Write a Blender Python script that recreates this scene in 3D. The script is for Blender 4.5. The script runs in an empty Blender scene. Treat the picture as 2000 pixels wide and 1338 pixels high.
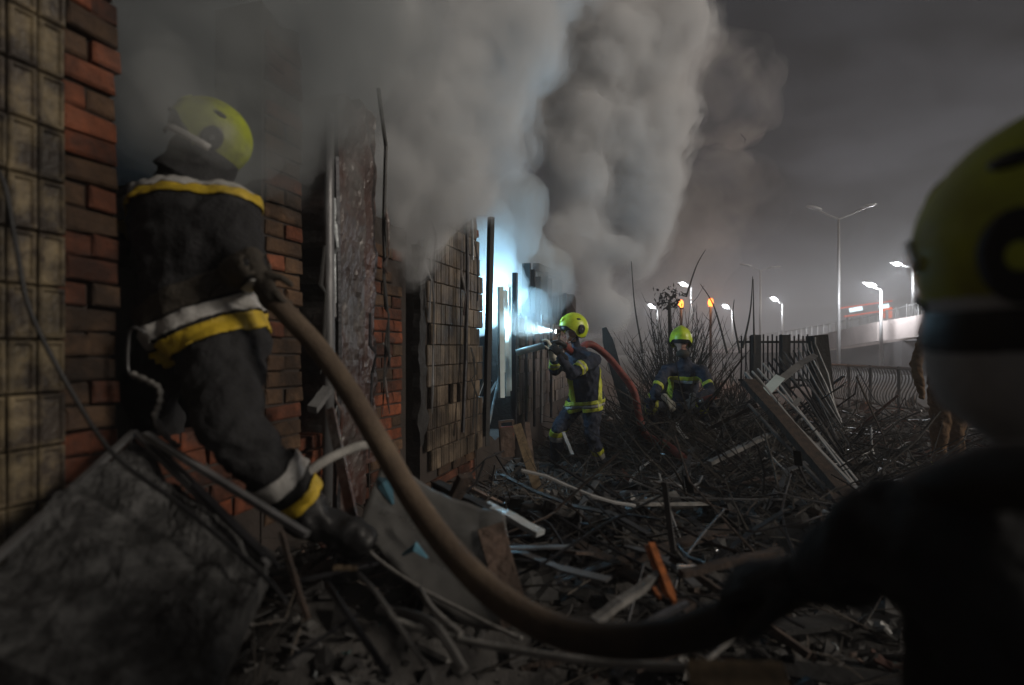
import bpy, bmesh, math, random
import numpy as np
from mathutils import Vector, Matrix, noise
random.seed(7)
R = random.Random(11)
V = Vector
sc = bpy.context.scene
COL = sc.collection

# ---------------------------------------------------------------- camera, world, lights, exposure
F = 1111.0            # focal length in photo pixels
CH = 1.4              # camera height above the trodden ground
cam_d = bpy.data.cameras.new("camera"); cam = bpy.data.objects.new("camera", cam_d); COL.objects.link(cam)
cam.location = (0, 0, CH); cam.rotation_euler = (math.radians(90), 0, 0)
cam_d.lens = 20.0; cam_d.sensor_width = 36; cam_d.shift_y = 0.0055
cam_d.clip_start = 0.05; cam_d.clip_end = 1000
cam_d.dof.use_dof = True; cam_d.dof.focus_distance = 6.5; cam_d.dof.aperture_fstop = 1.3
sc.camera = cam
SUN_DIR = V((0.93, -0.30, 0.42)).normalized()     # towards the glow of the road lamps beside the site

world = bpy.data.worlds.new("World"); sc.world = world; world.use_nodes = True
wn = world.node_tree.nodes; wl = world.node_tree.links; wn.clear()
wo = wn.new("ShaderNodeOutputWorld"); bg = wn.new("ShaderNodeBackground")
tc = wn.new("ShaderNodeTexCoord"); mp = wn.new("ShaderNodeMapping"); mp.inputs['Scale'].default_value = (1, 1, 1.8)
nz = wn.new("ShaderNodeTexNoise"); nz.inputs['Scale'].default_value = 3.2; nz.inputs['Detail'].default_value = 6
nz.inputs['Roughness'].default_value = 0.5; nz.inputs['Distortion'].default_value = 0.2
cr = wn.new("ShaderNodeValToRGB")
cr.color_ramp.elements[0].position = 0.40; cr.color_ramp.elements[0].color = (0.022, 0.021, 0.023, 1)
cr.color_ramp.elements[1].position = 0.62; cr.color_ramp.elements[1].color = (0.098, 0.098, 0.110, 1)
sp = wn.new("ShaderNodeSeparateXYZ")
mr = wn.new("ShaderNodeMapRange"); mr.inputs[1].default_value = 0.0; mr.inputs[2].default_value = 0.5
mr.inputs[3].default_value = 1.05; mr.inputs[4].default_value = 0.30      # town glow fades towards the zenith
mx = wn.new("ShaderNodeMix"); mx.data_type = 'RGBA'; mx.blend_type = 'MULTIPLY'; mx.inputs[0].default_value = 1
wl.new(tc.outputs['Generated'], mp.inputs[0]); wl.new(mp.outputs[0], nz.inputs['Vector']); wl.new(nz.outputs['Fac'], cr.inputs[0])
wl.new(tc.outputs['Generated'], sp.inputs[0]); wl.new(sp.outputs['Z'], mr.inputs[0])
wl.new(cr.outputs[0], mx.inputs[6]); wl.new(mr.outputs[0], mx.inputs[7])
wl.new(mx.outputs[2], bg.inputs['Color']); bg.inputs['Strength'].default_value = 0.68
wl.new(bg.outputs[0], wo.inputs[0])

sd = bpy.data.lights.new("night_glow_sun", 'SUN'); sun = bpy.data.objects.new("night_glow_sun", sd); COL.objects.link(sun)
sd.energy = 1.35; sd.angle = math.radians(14); sd.color = (1.0, 0.90, 0.78)
sun.rotation_euler = SUN_DIR.to_track_quat('Z', 'Y').to_euler()
vs = sc.view_settings; vs.view_transform = 'Standard'; vs.look = 'None'; vs.exposure = 0.34; vs.gamma = 1.0; vs.use_curve_mapping = False
sc.render.engine = 'CYCLES'
cy = sc.cycles
cy.use_denoising = True; cy.max_bounces = 6; cy.volume_bounces = 4; cy.diffuse_bounces = 2; cy.glossy_bounces = 2
cy.transparent_max_bounces = 12; cy.sample_clamp_indirect = 2.0; cy.sample_clamp_direct = 0.0

# ---------------------------------------------------------------- helpers
def P(px, py, z):
    return V(((px - 1000) / F * z, z, CH - (py - 680) / F * z))

def principled(name, col, rough=0.8, metal=0.0, var=0.35, scale=8.0, bump=0.3, bscale=None, rnd=0.0, col2=None, emis=None, estr=0, spec=0.4, stretch=(1, 1, 1), trans=0.0, alpha=1.0, lo=0.35, hi=0.7, soot=0.0):
    m = bpy.data.materials.new(name); m.use_nodes = True
    n = m.node_tree.nodes; l = m.node_tree.links
    b = n['Principled BSDF']
    b.inputs['Roughness'].default_value = rough; b.inputs['Metallic'].default_value = metal
    b.inputs['Specular IOR Level'].default_value = spec
    if trans: b.inputs['Transmission Weight'].default_value = trans
    if alpha < 1: b.inputs['Alpha'].default_value = alpha
    t = n.new("ShaderNodeNewGeometry"); mp = n.new("ShaderNodeMapping"); mp.inputs['Scale'].default_value = stretch
    l.new(t.outputs['Position'], mp.inputs[0])
    nz = n.new("ShaderNodeTexNoise"); nz.inputs['Scale'].default_value = scale; nz.inputs['Detail'].default_value = 6; nz.inputs['Roughness'].default_value = 0.65
    l.new(mp.outputs[0], nz.inputs['Vector'])
    cr = n.new("ShaderNodeValToRGB")
    c2 = col2 if col2 else tuple(c * (1 - var) for c in col)
    cr.color_ramp.elements[0].position = lo; cr.color_ramp.elements[0].color = (*c2, 1)
    cr.color_ramp.elements[1].position = hi; cr.color_ramp.elements[1].color = (*col, 1)
    l.new(nz.outputs['Fac'], cr.inputs[0])
    out = cr.outputs[0]
    if rnd > 0:
        oi = n.new("ShaderNodeObjectInfo"); mr = n.new("ShaderNodeMapRange")
        mr.inputs[3].default_value = 1 - rnd; mr.inputs[4].default_value = 1 + rnd * 0.5
        l.new(oi.outputs['Random'], mr.inputs[0])
        hs = n.new("ShaderNodeMix"); hs.data_type = 'RGBA'; hs.blend_type = 'MULTIPLY'; hs.inputs[0].default_value = 1
        l.new(out, hs.inputs[6]); l.new(mr.outputs[0], hs.inputs[7]); out = hs.outputs[2]
    if soot:      # patches of soot licking over the masonry
        n3 = n.new("ShaderNodeTexNoise"); n3.inputs['Scale'].default_value = 2.6; n3.inputs['Detail'].default_value = 7; n3.inputs['Roughness'].default_value = .7
        l.new(t.outputs['Position'], n3.inputs['Vector']); c3 = n.new("ShaderNodeValToRGB")
        c3.color_ramp.elements[0].position = .40; c3.color_ramp.elements[0].color = (1 - soot,) * 3 + (1,); c3.color_ramp.elements[1].position = .60; c3.color_ramp.elements[1].color = (1, 1, 1, 1)
        l.new(n3.outputs['Fac'], c3.inputs[0]); h3 = n.new("ShaderNodeMix"); h3.data_type = 'RGBA'; h3.blend_type = 'MULTIPLY'; h3.inputs[0].default_value = 1
        l.new(out, h3.inputs[6]); l.new(c3.outputs[0], h3.inputs[7]); out = h3.outputs[2]
    l.new(out, b.inputs['Base Color'])
    rm = n.new("ShaderNodeMapRange"); rm.inputs[3].default_value = max(0.05, rough - 0.15); rm.inputs[4].default_value = min(1, rough + 0.15)
    l.new(nz.outputs['Fac'], rm.inputs[0]); l.new(rm.outputs[0], b.inputs['Roughness'])
    if bump:
        n2 = n.new("ShaderNodeTexNoise"); n2.inputs['Scale'].default_value = bscale or scale * 5; n2.inputs['Detail'].default_value = 5
        l.new(mp.outputs[0], n2.inputs['Vector'])
        bp = n.new("ShaderNodeBump"); bp.inputs['Strength'].default_value = bump; bp.inputs['Distance'].default_value = 0.01
        l.new(n2.outputs['Fac'], bp.inputs['Height']); l.new(bp.outputs[0], b.inputs['Normal'])
    if emis:
        b.inputs['Emission Color'].default_value = (*emis, 1); b.inputs['Emission Strength'].default_value = estr
    return m

def volume_mat(name, density, col=(0.9, 0.9, 0.9), aniso=0.0, turb=None):
    m = bpy.data.materials.new(name); m.use_nodes = True
    n = m.node_tree.nodes; l = m.node_tree.links; n.clear()
    o = n.new("ShaderNodeOutputMaterial"); v = n.new("ShaderNodeVolumePrincipled")
    v.inputs['Color'].default_value = (*col, 1); v.inputs['Density'].default_value = density
    v.inputs['Anisotropy'].default_value = aniso
    if turb:      # torn, uneven density
        g = n.new("ShaderNodeTexCoord"); z = n.new("ShaderNodeTexNoise"); z.inputs['Scale'].default_value = turb; z.inputs['Detail'].default_value = 3; z.inputs['Roughness'].default_value = .6; z.inputs['Distortion'].default_value = .4
        r = n.new("ShaderNodeMapRange"); r.inputs[1].default_value = .42; r.inputs[2].default_value = .62; r.inputs[3].default_value = 0; r.inputs[4].default_value = density * 1.8
        l.new(g.outputs['Object'], z.inputs['Vector']); l.new(z.outputs['Fac'], r.inputs[0]); l.new(r.outputs[0], v.inputs['Density'])
    l.new(v.outputs[0], o.inputs['Volume'])
    return m

M = {}
def mk(k, *a, **kw):
    M[k] = principled(k, *a, **kw); return M[k]
mk('soot_tile', (0.30, 0.235, 0.135), 0.55, var=0.6, scale=9, bump=0.5, bscale=60, rnd=0.35, col2=(0.055, 0.042, 0.032), lo=0.42, hi=0.66, soot=0.55)
mk('soot_tile_mid', (0.26, 0.20, 0.14), 0.5, var=0.6, scale=2.2, bump=0.5, bscale=70, rnd=0.45, col2=(0.04, 0.03, 0.024), stretch=(1, 1, 1.4), soot=0.6)
mk('brick_red', (0.24, 0.075, 0.035), 0.9, scale=7, bump=0.7, bscale=50, rnd=0.5, col2=(0.09, 0.035, 0.02), soot=0.75)
mk('brick_bright', (0.36, 0.095, 0.035), 0.9, scale=6, bump=0.7, bscale=50, rnd=0.5, col2=(0.07, 0.03, 0.02), soot=0.65)
mk('brick_ochre', (0.15, 0.085, 0.045), 0.9, scale=9, bump=0.7, bscale=50, rnd=0.4, col2=(0.07, 0.04, 0.025), soot=0.75)
mk('mortar', (0.045, 0.035, 0.03), 0.95, scale=6, bump=0.6)
mk('char', (0.03, 0.028, 0.027), 0.7, scale=5, bump=0.8, col2=(0.010, 0.010, 0.010))
mk('burnt_plaster', (0.10, 0.088, 0.082), 0.42, scale=3.4, bump=0.9, bscale=22, col2=(0.06, 0.025, 0.018), spec=0.7, lo=0.42, hi=0.6, soot=0.6)
mk('burnt_plaster_red', (0.085, 0.038, 0.028), 0.4, scale=4, bump=1.0, bscale=26, col2=(0.03, 0.017, 0.014), spec=0.8)
mk('grey_metal', (0.22, 0.22, 0.225), 0.45, metal=0.5, scale=6, bump=0.3, var=0.6, stretch=(1, 1, 0.3))
mk('dark_metal', (0.045, 0.045, 0.05), 0.45, metal=0.6, scale=8, bump=0.4, var=0.6)
mk('white_frame', (0.65, 0.77, 0.78), 0.4, scale=5, bump=0.1, var=0.25)
mk('earth', (0.11, 0.104, 0.098), 0.95, scale=3, bump=1.0, bscale=30, col2=(0.03, 0.028, 0.027))
mk('rubble_dark', (0.115, 0.11, 0.106), 0.85, scale=3.5, bump=0.9, bscale=25, col2=(0.03, 0.029, 0.029))
mk('rubble_grey', (0.30, 0.29, 0.275), 0.8, scale=5, bump=0.8, bscale=30, col2=(0.08, 0.077, 0.073))
mk('rubble_red', (0.16, 0.06, 0.04), 0.9, scale=4, bump=0.8, bscale=30, col2=(0.05, 0.03, 0.025))
mk('twig', (0.075, 0.065, 0.056), 0.8, scale=12, bump=0.5, col2=(0.022, 0.02, 0.018))
mk('twig_pale', (0.17, 0.145, 0.12), 0.75, scale=12, bump=0.5, col2=(0.07, 0.06, 0.05))
mk('wet_metal', (0.45, 0.46, 0.48), 0.22, metal=0.9, scale=10, bump=0.5, var=0.6)
mk('wood_pale', (0.34, 0.25, 0.15), 0.75, scale=5, bump=0.4, stretch=(6, 6, 1), var=0.55)
mk('wood_orange', (0.55, 0.17, 0.045), 0.7, scale=8, bump=0.5, stretch=(5, 5, 1), var=0.6)
mk('wood_burnt', (0.09, 0.06, 0.045), 0.8, scale=6, bump=0.7, stretch=(4, 4, 1), col2=(0.022, 0.018, 0.016))
mk('paint_peeled', (0.23, 0.16, 0.125), 0.7, scale=7, bump=0.8, col2=(0.05, 0.04, 0.035))
mk('hose_fabric', (0.17, 0.125, 0.085), 0.8, scale=9, bump=0.5, bscale=120, col2=(0.10, 0.07, 0.05), soot=0.35)
mk('hose_pale', (0.33, 0.32, 0.30), 0.75, scale=9, bump=0.4, bscale=120, var=0.5)
mk('hose_red', (0.28, 0.045, 0.03), 0.65, scale=14, bump=0.4, col2=(0.10, 0.025, 0.02))
mk('suit', (0.028, 0.036, 0.064), 0.85, scale=14, bump=0.6, bscale=90, col2=(0.014, 0.017, 0.028))
mk('suit_dark', (0.022, 0.022, 0.024), 0.85, scale=10, bump=0.6, bscale=70, col2=(0.008, 0.008, 0.009))
mk('suit_brown', (0.06, 0.05, 0.038), 0.85, scale=10, bump=0.6, bscale=70, var=0.5)
mk('suit_tan', (0.19, 0.10, 0.04), 0.85, scale=9, bump=0.6, bscale=60, var=0.5)
mk('band_yellow', (0.62, 0.66, 0.06), 0.45, scale=20, bump=0.3, var=0.4)
mk('band_gold', (0.60, 0.42, 0.03), 0.55, scale=14, bump=0.3, var=0.4)
mk('band_silver', (0.50, 0.49, 0.47), 0.4, scale=16, bump=0.3, var=0.45)
mk('helmet_lime', (0.56, 0.70, 0.03), 0.38, scale=7, bump=0.03, spec=0.5, col2=(0.30, 0.36, 0.03), lo=.3, hi=.55)
mk('rubber', (0.012, 0.012, 0.013), 0.5, scale=10, bump=0.2)
mk('visor', (0.05, 0.05, 0.055), 0.15, scale=6, bump=0.0, var=0.3, spec=0.7)
mk('helmet_dusty', (0.36, 0.42, 0.03), 0.5, scale=9, bump=0.05, col2=(0.16, 0.17, 0.04), spec=0.35)
mk('helmet_worn', (0.50, 0.58, 0.05), 0.55, scale=7, bump=0.1, col2=(0.26, 0.26, 0.05), spec=0.3)
mk('neck_cloth', (0.48, 0.49, 0.50), 0.8, scale=6, bump=0.4, var=0.4)
mk('flap_grey', (0.17, 0.17, 0.17), 0.7, scale=8, bump=0.3, var=0.4)
mk('skin', (0.55, 0.32, 0.25), 0.55, scale=18, bump=0.1, var=0.2)
mk('lips', (0.30, 0.11, 0.09), 0.5, bump=0)
mk('hair', (0.03, 0.022, 0.018), 0.7, bump=0.4)
mk('glove_pale', (0.62, 0.60, 0.50), 0.8, scale=20, bump=0.4, var=0.35)
mk('glove_brown', (0.17, 0.11, 0.07), 0.85, scale=16, bump=0.4)
mk('concrete', (0.62, 0.54, 0.51), 0.85, scale=0.6, bump=0.2, bscale=8, var=0.3)
mk('concrete_dark', (0.09, 0.085, 0.085), 0.9, scale=0.8, bump=0.2, bscale=8)
mk('pole_metal', (0.50, 0.50, 0.50), 0.4, metal=0.3, scale=2, bump=0.0, var=0.2)
mk('asphalt', (0.05, 0.05, 0.052), 0.8, scale=2, bump=0.2)
mk('car_paint', (0.12, 0.12, 0.14), 0.3, metal=0.4, bump=0.0)
mk('car_glass', (0.02, 0.02, 0.025), 0.1, bump=0.0)
mk('plastic_sheet', (0.115, 0.113, 0.108), 0.3, scale=3.5, bump=0.5, bscale=9, var=0.6, spec=0.6)
mk('blue_plastic', (0.12, 0.27, 0.36), 0.25, scale=5, bump=0.3, var=0.5)
mk('teal_plastic', (0.05, 0.16, 0.16), 0.4, scale=5, bump=0.3)
mk('foil', (0.75, 0.80, 0.82), 0.25, metal=0.4, scale=6, bump=0.8, bscale=18, var=0.5)
mk('slab_soot', (0.13, 0.13, 0.13), 0.8, scale=16, bump=1.0, bscale=60, col2=(0.028, 0.028, 0.028), lo=0.45, hi=0.78)
mk('red_paint', (0.30, 0.07, 0.05), 0.6, scale=7, bump=0.4)
mk('far_tree', (0.012, 0.013, 0.012), 0.9, bump=0)

def emit_mat(name, col, s):
    m = bpy.data.materials.new(name); m.use_nodes = True
    n = m.node_tree.nodes; n.clear(); o = n.new("ShaderNodeOutputMaterial"); e = n.new("ShaderNodeEmission")
    t = n.new("ShaderNodeTexCoord"); z = n.new("ShaderNodeTexNoise"); z.inputs['Scale'].default_value = 3
    r = n.new("ShaderNodeValToRGB"); r.color_ramp.elements[0].color = (*[c * 0.85 for c in col], 1); r.color_ramp.elements[1].color = (*col, 1)
    L = m.node_tree.links; L.new(t.outputs['Object'], z.inputs[0]); L.new(z.outputs['Fac'], r.inputs[0]); L.new(r.outputs[0], e.inputs[0])
    e.inputs[1].default_value = s; L.new(e.outputs[0], o.inputs[0]); M[name] = m; return m
_m = M['hose_fabric']; _n = _m.node_tree.nodes; _l = _m.node_tree.links     # shadow over the near length of the hose, painted into its colour
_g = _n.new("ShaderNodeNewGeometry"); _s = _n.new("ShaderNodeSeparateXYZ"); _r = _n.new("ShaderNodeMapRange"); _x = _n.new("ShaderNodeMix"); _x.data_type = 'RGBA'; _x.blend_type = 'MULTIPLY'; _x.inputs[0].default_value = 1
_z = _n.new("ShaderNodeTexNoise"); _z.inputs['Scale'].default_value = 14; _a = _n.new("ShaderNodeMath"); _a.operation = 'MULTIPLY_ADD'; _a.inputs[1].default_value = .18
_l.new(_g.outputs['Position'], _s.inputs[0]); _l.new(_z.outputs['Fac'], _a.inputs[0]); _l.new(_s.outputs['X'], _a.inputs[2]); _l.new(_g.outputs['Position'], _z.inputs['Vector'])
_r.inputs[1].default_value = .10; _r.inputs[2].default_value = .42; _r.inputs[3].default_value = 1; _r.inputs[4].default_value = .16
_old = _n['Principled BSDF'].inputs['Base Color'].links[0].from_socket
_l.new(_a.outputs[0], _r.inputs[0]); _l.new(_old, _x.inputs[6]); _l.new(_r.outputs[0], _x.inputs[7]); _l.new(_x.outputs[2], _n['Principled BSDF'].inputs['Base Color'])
emit_mat('lamp_white', (0.93, 0.96, 1.0), 14); emit_mat('lamp_orange', (1.0, 0.20, 0.03), 6)
emit_mat('sign_white', (0.75, 0.95, 1.0), 1.6); emit_mat('sign_orange', (1.0, 0.16, 0.03), 0.9); emit_mat('strip_red', (0.9, 0.13, 0.05), 0.6)
emit_mat('led', (0.85, 0.95, 1.0), 30)

class MB:
    def __init__(s): s.v = []; s.f = []; s.mi = []; s.cur = 0
    def add(s, vs, fs):
        b = len(s.v); s.v += [tuple(v) for v in vs]
        for f in fs: s.f.append(tuple(b + i for i in f)); s.mi.append(s.cur)
        return s
    def mesh(s, name, mats, smooth=False):
        me = bpy.data.meshes.new(name); me.from_pydata(s.v, [], s.f)
        for m in (mats if isinstance(mats, (list, tuple)) else [mats]): me.materials.append(M[m] if isinstance(m, str) else m)
        me.polygons.foreach_set('material_index', s.mi)
        if smooth: me.polygons.foreach_set('use_smooth', [True] * len(s.f))
        me.update(); return me
    def build(s, name, mats, parent=None, smooth=False, **props):
        return link(name, s.mesh(name, mats, smooth), parent, **props)
    # primitives
    def box(s, c, ax, ay, az):      # half axes vectors
        c = V(c); ax, ay, az = V(ax), V(ay), V(az)
        vs = [c + ax * i + ay * j + az * k for k in (-1, 1) for j in (-1, 1) for i in (-1, 1)]
        return s.add(vs, [(0, 2, 3, 1), (4, 5, 7, 6), (0, 1, 5, 4), (2, 6, 7, 3), (0, 4, 6, 2), (1, 3, 7, 5)])
    def loft(s, rings, cap=True):   # rings: lists of points
        n = len(rings[0]); vs = [p for r in rings for p in r]; fs = []
        for i in range(len(rings) - 1):
            for j in range(n):
                fs.append((i * n + j, i * n + (j + 1) % n, (i + 1) * n + (j + 1) % n, (i + 1) * n + j))
        if cap: fs.append(tuple(range(n - 1, -1, -1))); fs.append(tuple((len(rings) - 1) * n + j for j in range(n)))
        return s.add(vs, fs)
    def tube(s, pts, rad, n=8, flat=1.0):
        pts = [V(p) for p in pts]; rads = rad if isinstance(rad, (list, tuple)) else [rad] * len(pts)
        rings = []; prev = None
        for i, p in enumerate(pts):
            d = (pts[min(i + 1, len(pts) - 1)] - pts[max(i - 1, 0)])
            if d.length < 1e-9: d = V((0, 0, 1))
            d.normalize()
            if prev is None: a = d.orthogonal().normalized()
            else:
                a = prev - d * prev.dot(d); a = a.normalized() if a.length > 1e-6 else d.orthogonal().normalized()
            prev = a; b = d.cross(a)
            rings.append([p + (a * math.cos(2 * math.pi * j / n) + b * math.sin(2 * math.pi * j / n) * flat) * rads[i] for j in range(n)])
        return s.loft(rings)
    def beam(s, p, q, w, h, up=(0, 0, 1)):
        p, q = V(p), V(q); d = q - p; L = d.length; d.normalize(); up = V(up)
        a = d.cross(up)
        if a.length < 1e-3: a = d.orthogonal()
        a.normalize(); b = a.cross(d).normalized()
        return s.box((p + q) / 2, a * w / 2, d * L / 2, b * h / 2)
    def ell(s, c, ax, ay, az, n=14, m=9):
        c, ax, ay, az = V(c), V(ax), V(ay), V(az)
        vs = [c + az]
        for i in range(1, m):
            t = math.pi * i / m
            for j in range(n):
                u = 2 * math.pi * j / n
                vs.append(c + az * math.cos(t) + (ax * math.cos(u) + ay * math.sin(u)) * math.sin(t))
        vs.append(c - az); fs = []
        for j in range(n): fs.append((0, 1 + j, 1 + (j + 1) % n))
        for i in range(m - 2):
            for j in range(n):
                a = 1 + i * n + j; b = 1 + i * n + (j + 1) % n
                fs.append((a, a + n, b + n, b))
        L = len(vs) - 1
        for j in range(n): fs.append((L, 1 + (m - 2) * n + (j + 1) % n, 1 + (m - 2) * n + j))
        return s.add(vs, fs)
    def cap(s, p, r, q, t, n=12):
        p, q = V(p), V(q); d = (q - p).normalized(); pts = []; rs = []
        for k in range(4): a = math.pi / 2 * (k + 0.35) / 4.35; pts.append(p - d * r * math.cos(a)); rs.append(r * math.sin(a))
        pts.append(p); rs.append(r); pts.append(q); rs.append(t)
        for k in range(3, -1, -1): a = math.pi / 2 * (k + 0.35) / 4.35; pts.append(q + d * t * math.cos(a)); rs.append(t * math.sin(a))
        return s.tube(pts, rs, n)

def link(name, me, parent=None, **props):
    o = bpy.data.objects.new(name, me); COL.objects.link(o)
    if parent is not None:
        o.parent = parent
        if parent.parent is None: o.matrix_parent_inverse = Matrix.Translation(-parent.location)   # shapes are given in world space
    for k, v in props.items(): o[k] = v
    return o
def thing(name, label, cat, loc, group=None):
    e = bpy.data.objects.new(name, None); COL.objects.link(e); e.location = V(loc); e.empty_display_size = 0.1
    e['label'] = label; e['category'] = cat
    if group: e['group'] = group
    return e
def single(mb, name, mats, label, cat, group=None, smooth=False):
    c = V(np.mean(np.array(mb.v), axis=0)); lo = min(v[2] for v in mb.v); c.z = lo
    mb.v = [tuple(V(v) - c) for v in mb.v]
    o = link(name, mb.mesh(name, mats, smooth)); o.location = c; o['label'] = label; o['category'] = cat
    if group: o['group'] = group
    return o

_tex = {}
def cloud(size, depth=2):
    hard = depth >= 10
    k = (size, depth)
    if k not in _tex:
        t = bpy.data.textures.new("clouds", 'CLOUDS'); t.noise_scale = size; t.noise_depth = depth % 10; t.noise_type = 'HARD_NOISE' if hard else 'SOFT_NOISE'; _tex[k] = t
    return _tex[k]
def remesh(mb, voxel, smooth=4, disp=(), name="tmp", dec=None, post=1):
    me = mb.mesh(name, [])if False else bpy.data.meshes.new(name)
    if me.vertices.__len__() == 0: me.from_pydata(mb.v, [], mb.f); me.update()
    o = bpy.data.objects.new(name, me); COL.objects.link(o)
    m = o.modifiers.new('r', 'REMESH'); m.mode = 'VOXEL'; m.voxel_size = voxel; m.use_smooth_shade = True
    if smooth: m = o.modifiers.new('s', 'SMOOTH'); m.factor = 0.5; m.iterations = smooth
    for (size, st, dp) in disp:
        m = o.modifiers.new('d', 'DISPLACE'); m.texture = cloud(size, dp); m.strength = st; m.mid_level = 0.5; m.texture_coords = 'LOCAL'
    if disp and post: m = o.modifiers.new('s2', 'SMOOTH'); m.factor = 0.5; m.iterations = post
    dg = bpy.context.evaluated_depsgraph_get()
    out = bpy.data.meshes.new_from_object(o.evaluated_get(dg))
    bpy.data.objects.remove(o); bpy.data.meshes.remove(me)
    out.polygons.foreach_set('use_smooth', [True] * len(out.polygons))
    out.materials.clear()
    return out

# ---------------------------------------------------------------- ground
WD = V((0.2924, 0.9563, 0)); WN = V((0.9563, -0.2924, 0)); WA = V((-1.34, 1.49, 0))
def W(u, h, off=0.0): return WA + WD * u + WN * off + V((0, 0, h))
def upx(px): z = 1.49 * 1340 / (1340 - px); return (z - 1.49) / 0.9563
def zpx(px): return 1.49 * 1340 / (1340 - px)
BUMPS = [(-0.62, 2.0, 0.50, 0.42), (-0.25, 2.8, 0.22, 0.55), (0.1, 3.9, 0.16, 0.6), (1.2, 3.4, 0.22, 0.8), (1.9, 3.0, 0.20, 0.7), (2.05, 6.6, 0.42, 0.6),
         (2.2, 4.8, 0.22, 0.8), (3.3, 8.0, 0.25, 1.2), (0.6, 2.2, 0.22, 0.6)]
def H(x, y):
    h = 0.0
    for bx, by, a, s in BUMPS: h += a * math.exp(-((x - bx) ** 2 + (y - by) ** 2) / (2 * s * s))
    dw = (V((x, y, 0)) - WA).dot(WN)
    if y < 12: h += 0.20 * math.exp(-abs(dw) / 0.35)
    k = 1.0 if y < 9 else max(0, 1 - (y - 9) / 8)
    n = noise.noise(V((x * 1.3, y * 1.3, 0))) * 0.10 + noise.noise(V((x * 4, y * 4, 3))) * 0.06 + noise.noise(V((x * 11, y * 11, 5))) * 0.025
    return h + n * k
mb = MB()
xs = np.concatenate([np.linspace(-400, -8, 8), np.linspace(-7, 9, 190), np.linspace(10, 400, 14)])
ys = np.concatenate([np.linspace(-40, 0, 6), np.linspace(0.3, 12, 190), np.linspace(12.5, 30, 24), np.linspace(40, 700, 14)])
vs_ = [(x, y, H(x, y) if (-8 < x < 10 and y < 40) else -0.02) for y in ys for x in xs]
nx = len(xs)
mb.add(vs_, [(j * nx + i, j * nx + i + 1, (j + 1) * nx + i + 1, (j + 1) * nx + i) for j in range(len(ys) - 1) for i in range(nx - 1)])
mb.build('ground', 'earth', smooth=True, kind='structure')

# ---------------------------------------------------------------- burnt building
bld = thing('burnt_building', 'fire-gutted low building with sooty tiled brick facade running along the left', 'building', W(0, 0, -0.1))
def tile_mesh(w, h, d, name, mat, seed):
    # bevelled glazed tile with a sunk panel in its face; local axes: x along wall, y outward, z up
    mb = MB(); rr = random.Random(seed)
    b = 0.005; iw = w * (0.24 + 0.05 * rr.random()); ih = h * 0.40
    def rect(hw, hh, y): return [V((-hw, y, -hh)), V((hw, y, -hh)), V((hw, y, hh)), V((-hw, y, hh))]
    mb.loft([rect(w / 2, h / 2, -d), rect(w / 2, h / 2, -b), rect(w / 2 - b, h / 2 - b, 0), rect(iw + .006, ih + .006, 0.0), rect(iw, ih, -0.008)])
    return mb.mesh(name, mat)
RW = Matrix.Rotation(math.atan2(WD.y, WD.x), 4, 'Z')    # local x = along the wall, local -y outward
def rot_out():    # x->WD, y->WN
    m = Matrix.Identity(3); m.col[0] = WD; m.col[1] = WN; m.col[2] = V((0, 0, 1)); return m
MO = rot_out()
def place(me, name, u, h, off, tilt=(0, 0, 0), sc_=(1, 1, 1)):
    o = bpy.data.objects.new(name, me); COL.objects.link(o); o.parent = bld
    loc = W(u, h, off)
    m = Matrix.Translation(loc - bld.location) @ MO.to_4x4() @ Matrix.Rotation(tilt[0], 4, 'X') @ Matrix.Rotation(tilt[1], 4, 'Y') @ Matrix.Rotation(tilt[2], 4, 'Z') @ Matrix.Diagonal((*sc_, 1))
    o.matrix_basis = m
    return o
TW, TH = 0.075, 0.15
tv = [tile_mesh(0.070, 0.144, 0.03, 'tile', 'soot_tile', i) for i in range(4)]
def ribbed_tile(seed):
    rr = random.Random(seed); mb = MB(); prof = [(-.0325, -.03), (-.0325, -.008), (-.028, 0), (-.004, 0), (-.002, -.003), (.002, -.003), (.004, 0), (.028, 0), (.0325, -.008), (.0325, -.03)]
    hh = .072; mb.loft([[V((x, y if abs(z) < hh else y - (.004 if y > -.02 else 0), z)) for x, y in prof] for z in (-hh, -hh + .004, hh - .004, hh)]); return mb.mesh('tile', 'soot_tile_mid')
tm = [ribbed_tile(i) for i in range(4)]
# horizontal joints fitted to the photograph: a joint at height 1.4 + (680-662)/F*1.49
J0 = 1.424
rows = range(-5, 9)
rr = random.Random(3)
for r in rows:
    hc = J0 + (r + 0.5) * TH
    for c in range(-5, 2):
        u = 0.168 - (c + 0.5 + 5) * TW + 0.0
        if c + 5 > 6: continue
        place(rr.choice(tv), 'tile', u, hc, 0.0 + rr.uniform(-.003, .003), (rr.uniform(-.01, .01), rr.uniform(-.012, .012), rr.uniform(-.03, .03)))
# middle panel
for r in range(-6, 8):
    hc = J0 + (r + 0.5) * TH
    for c in range(15):
        u = 2.58 + (c + 0.5) * TW
        if hc > 2.43 + 0.08 * math.sin(c * 1.3): continue
        if c == 0 and r % 3 == 0: continue
        if c == 14 and rr.random() < 0.45: continue
        if hc < 0.50 + 0.10 * rr.random(): continue
        if rr.random() < 0.02: continue
        lean = 0.0
        place(rr.choice(tm), 'tile', u, hc, rr.uniform(-.004, .004), (rr.uniform(-.015, .015), rr.uniform(-.015, .015), rr.uniform(-.05, .05)))
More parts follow.
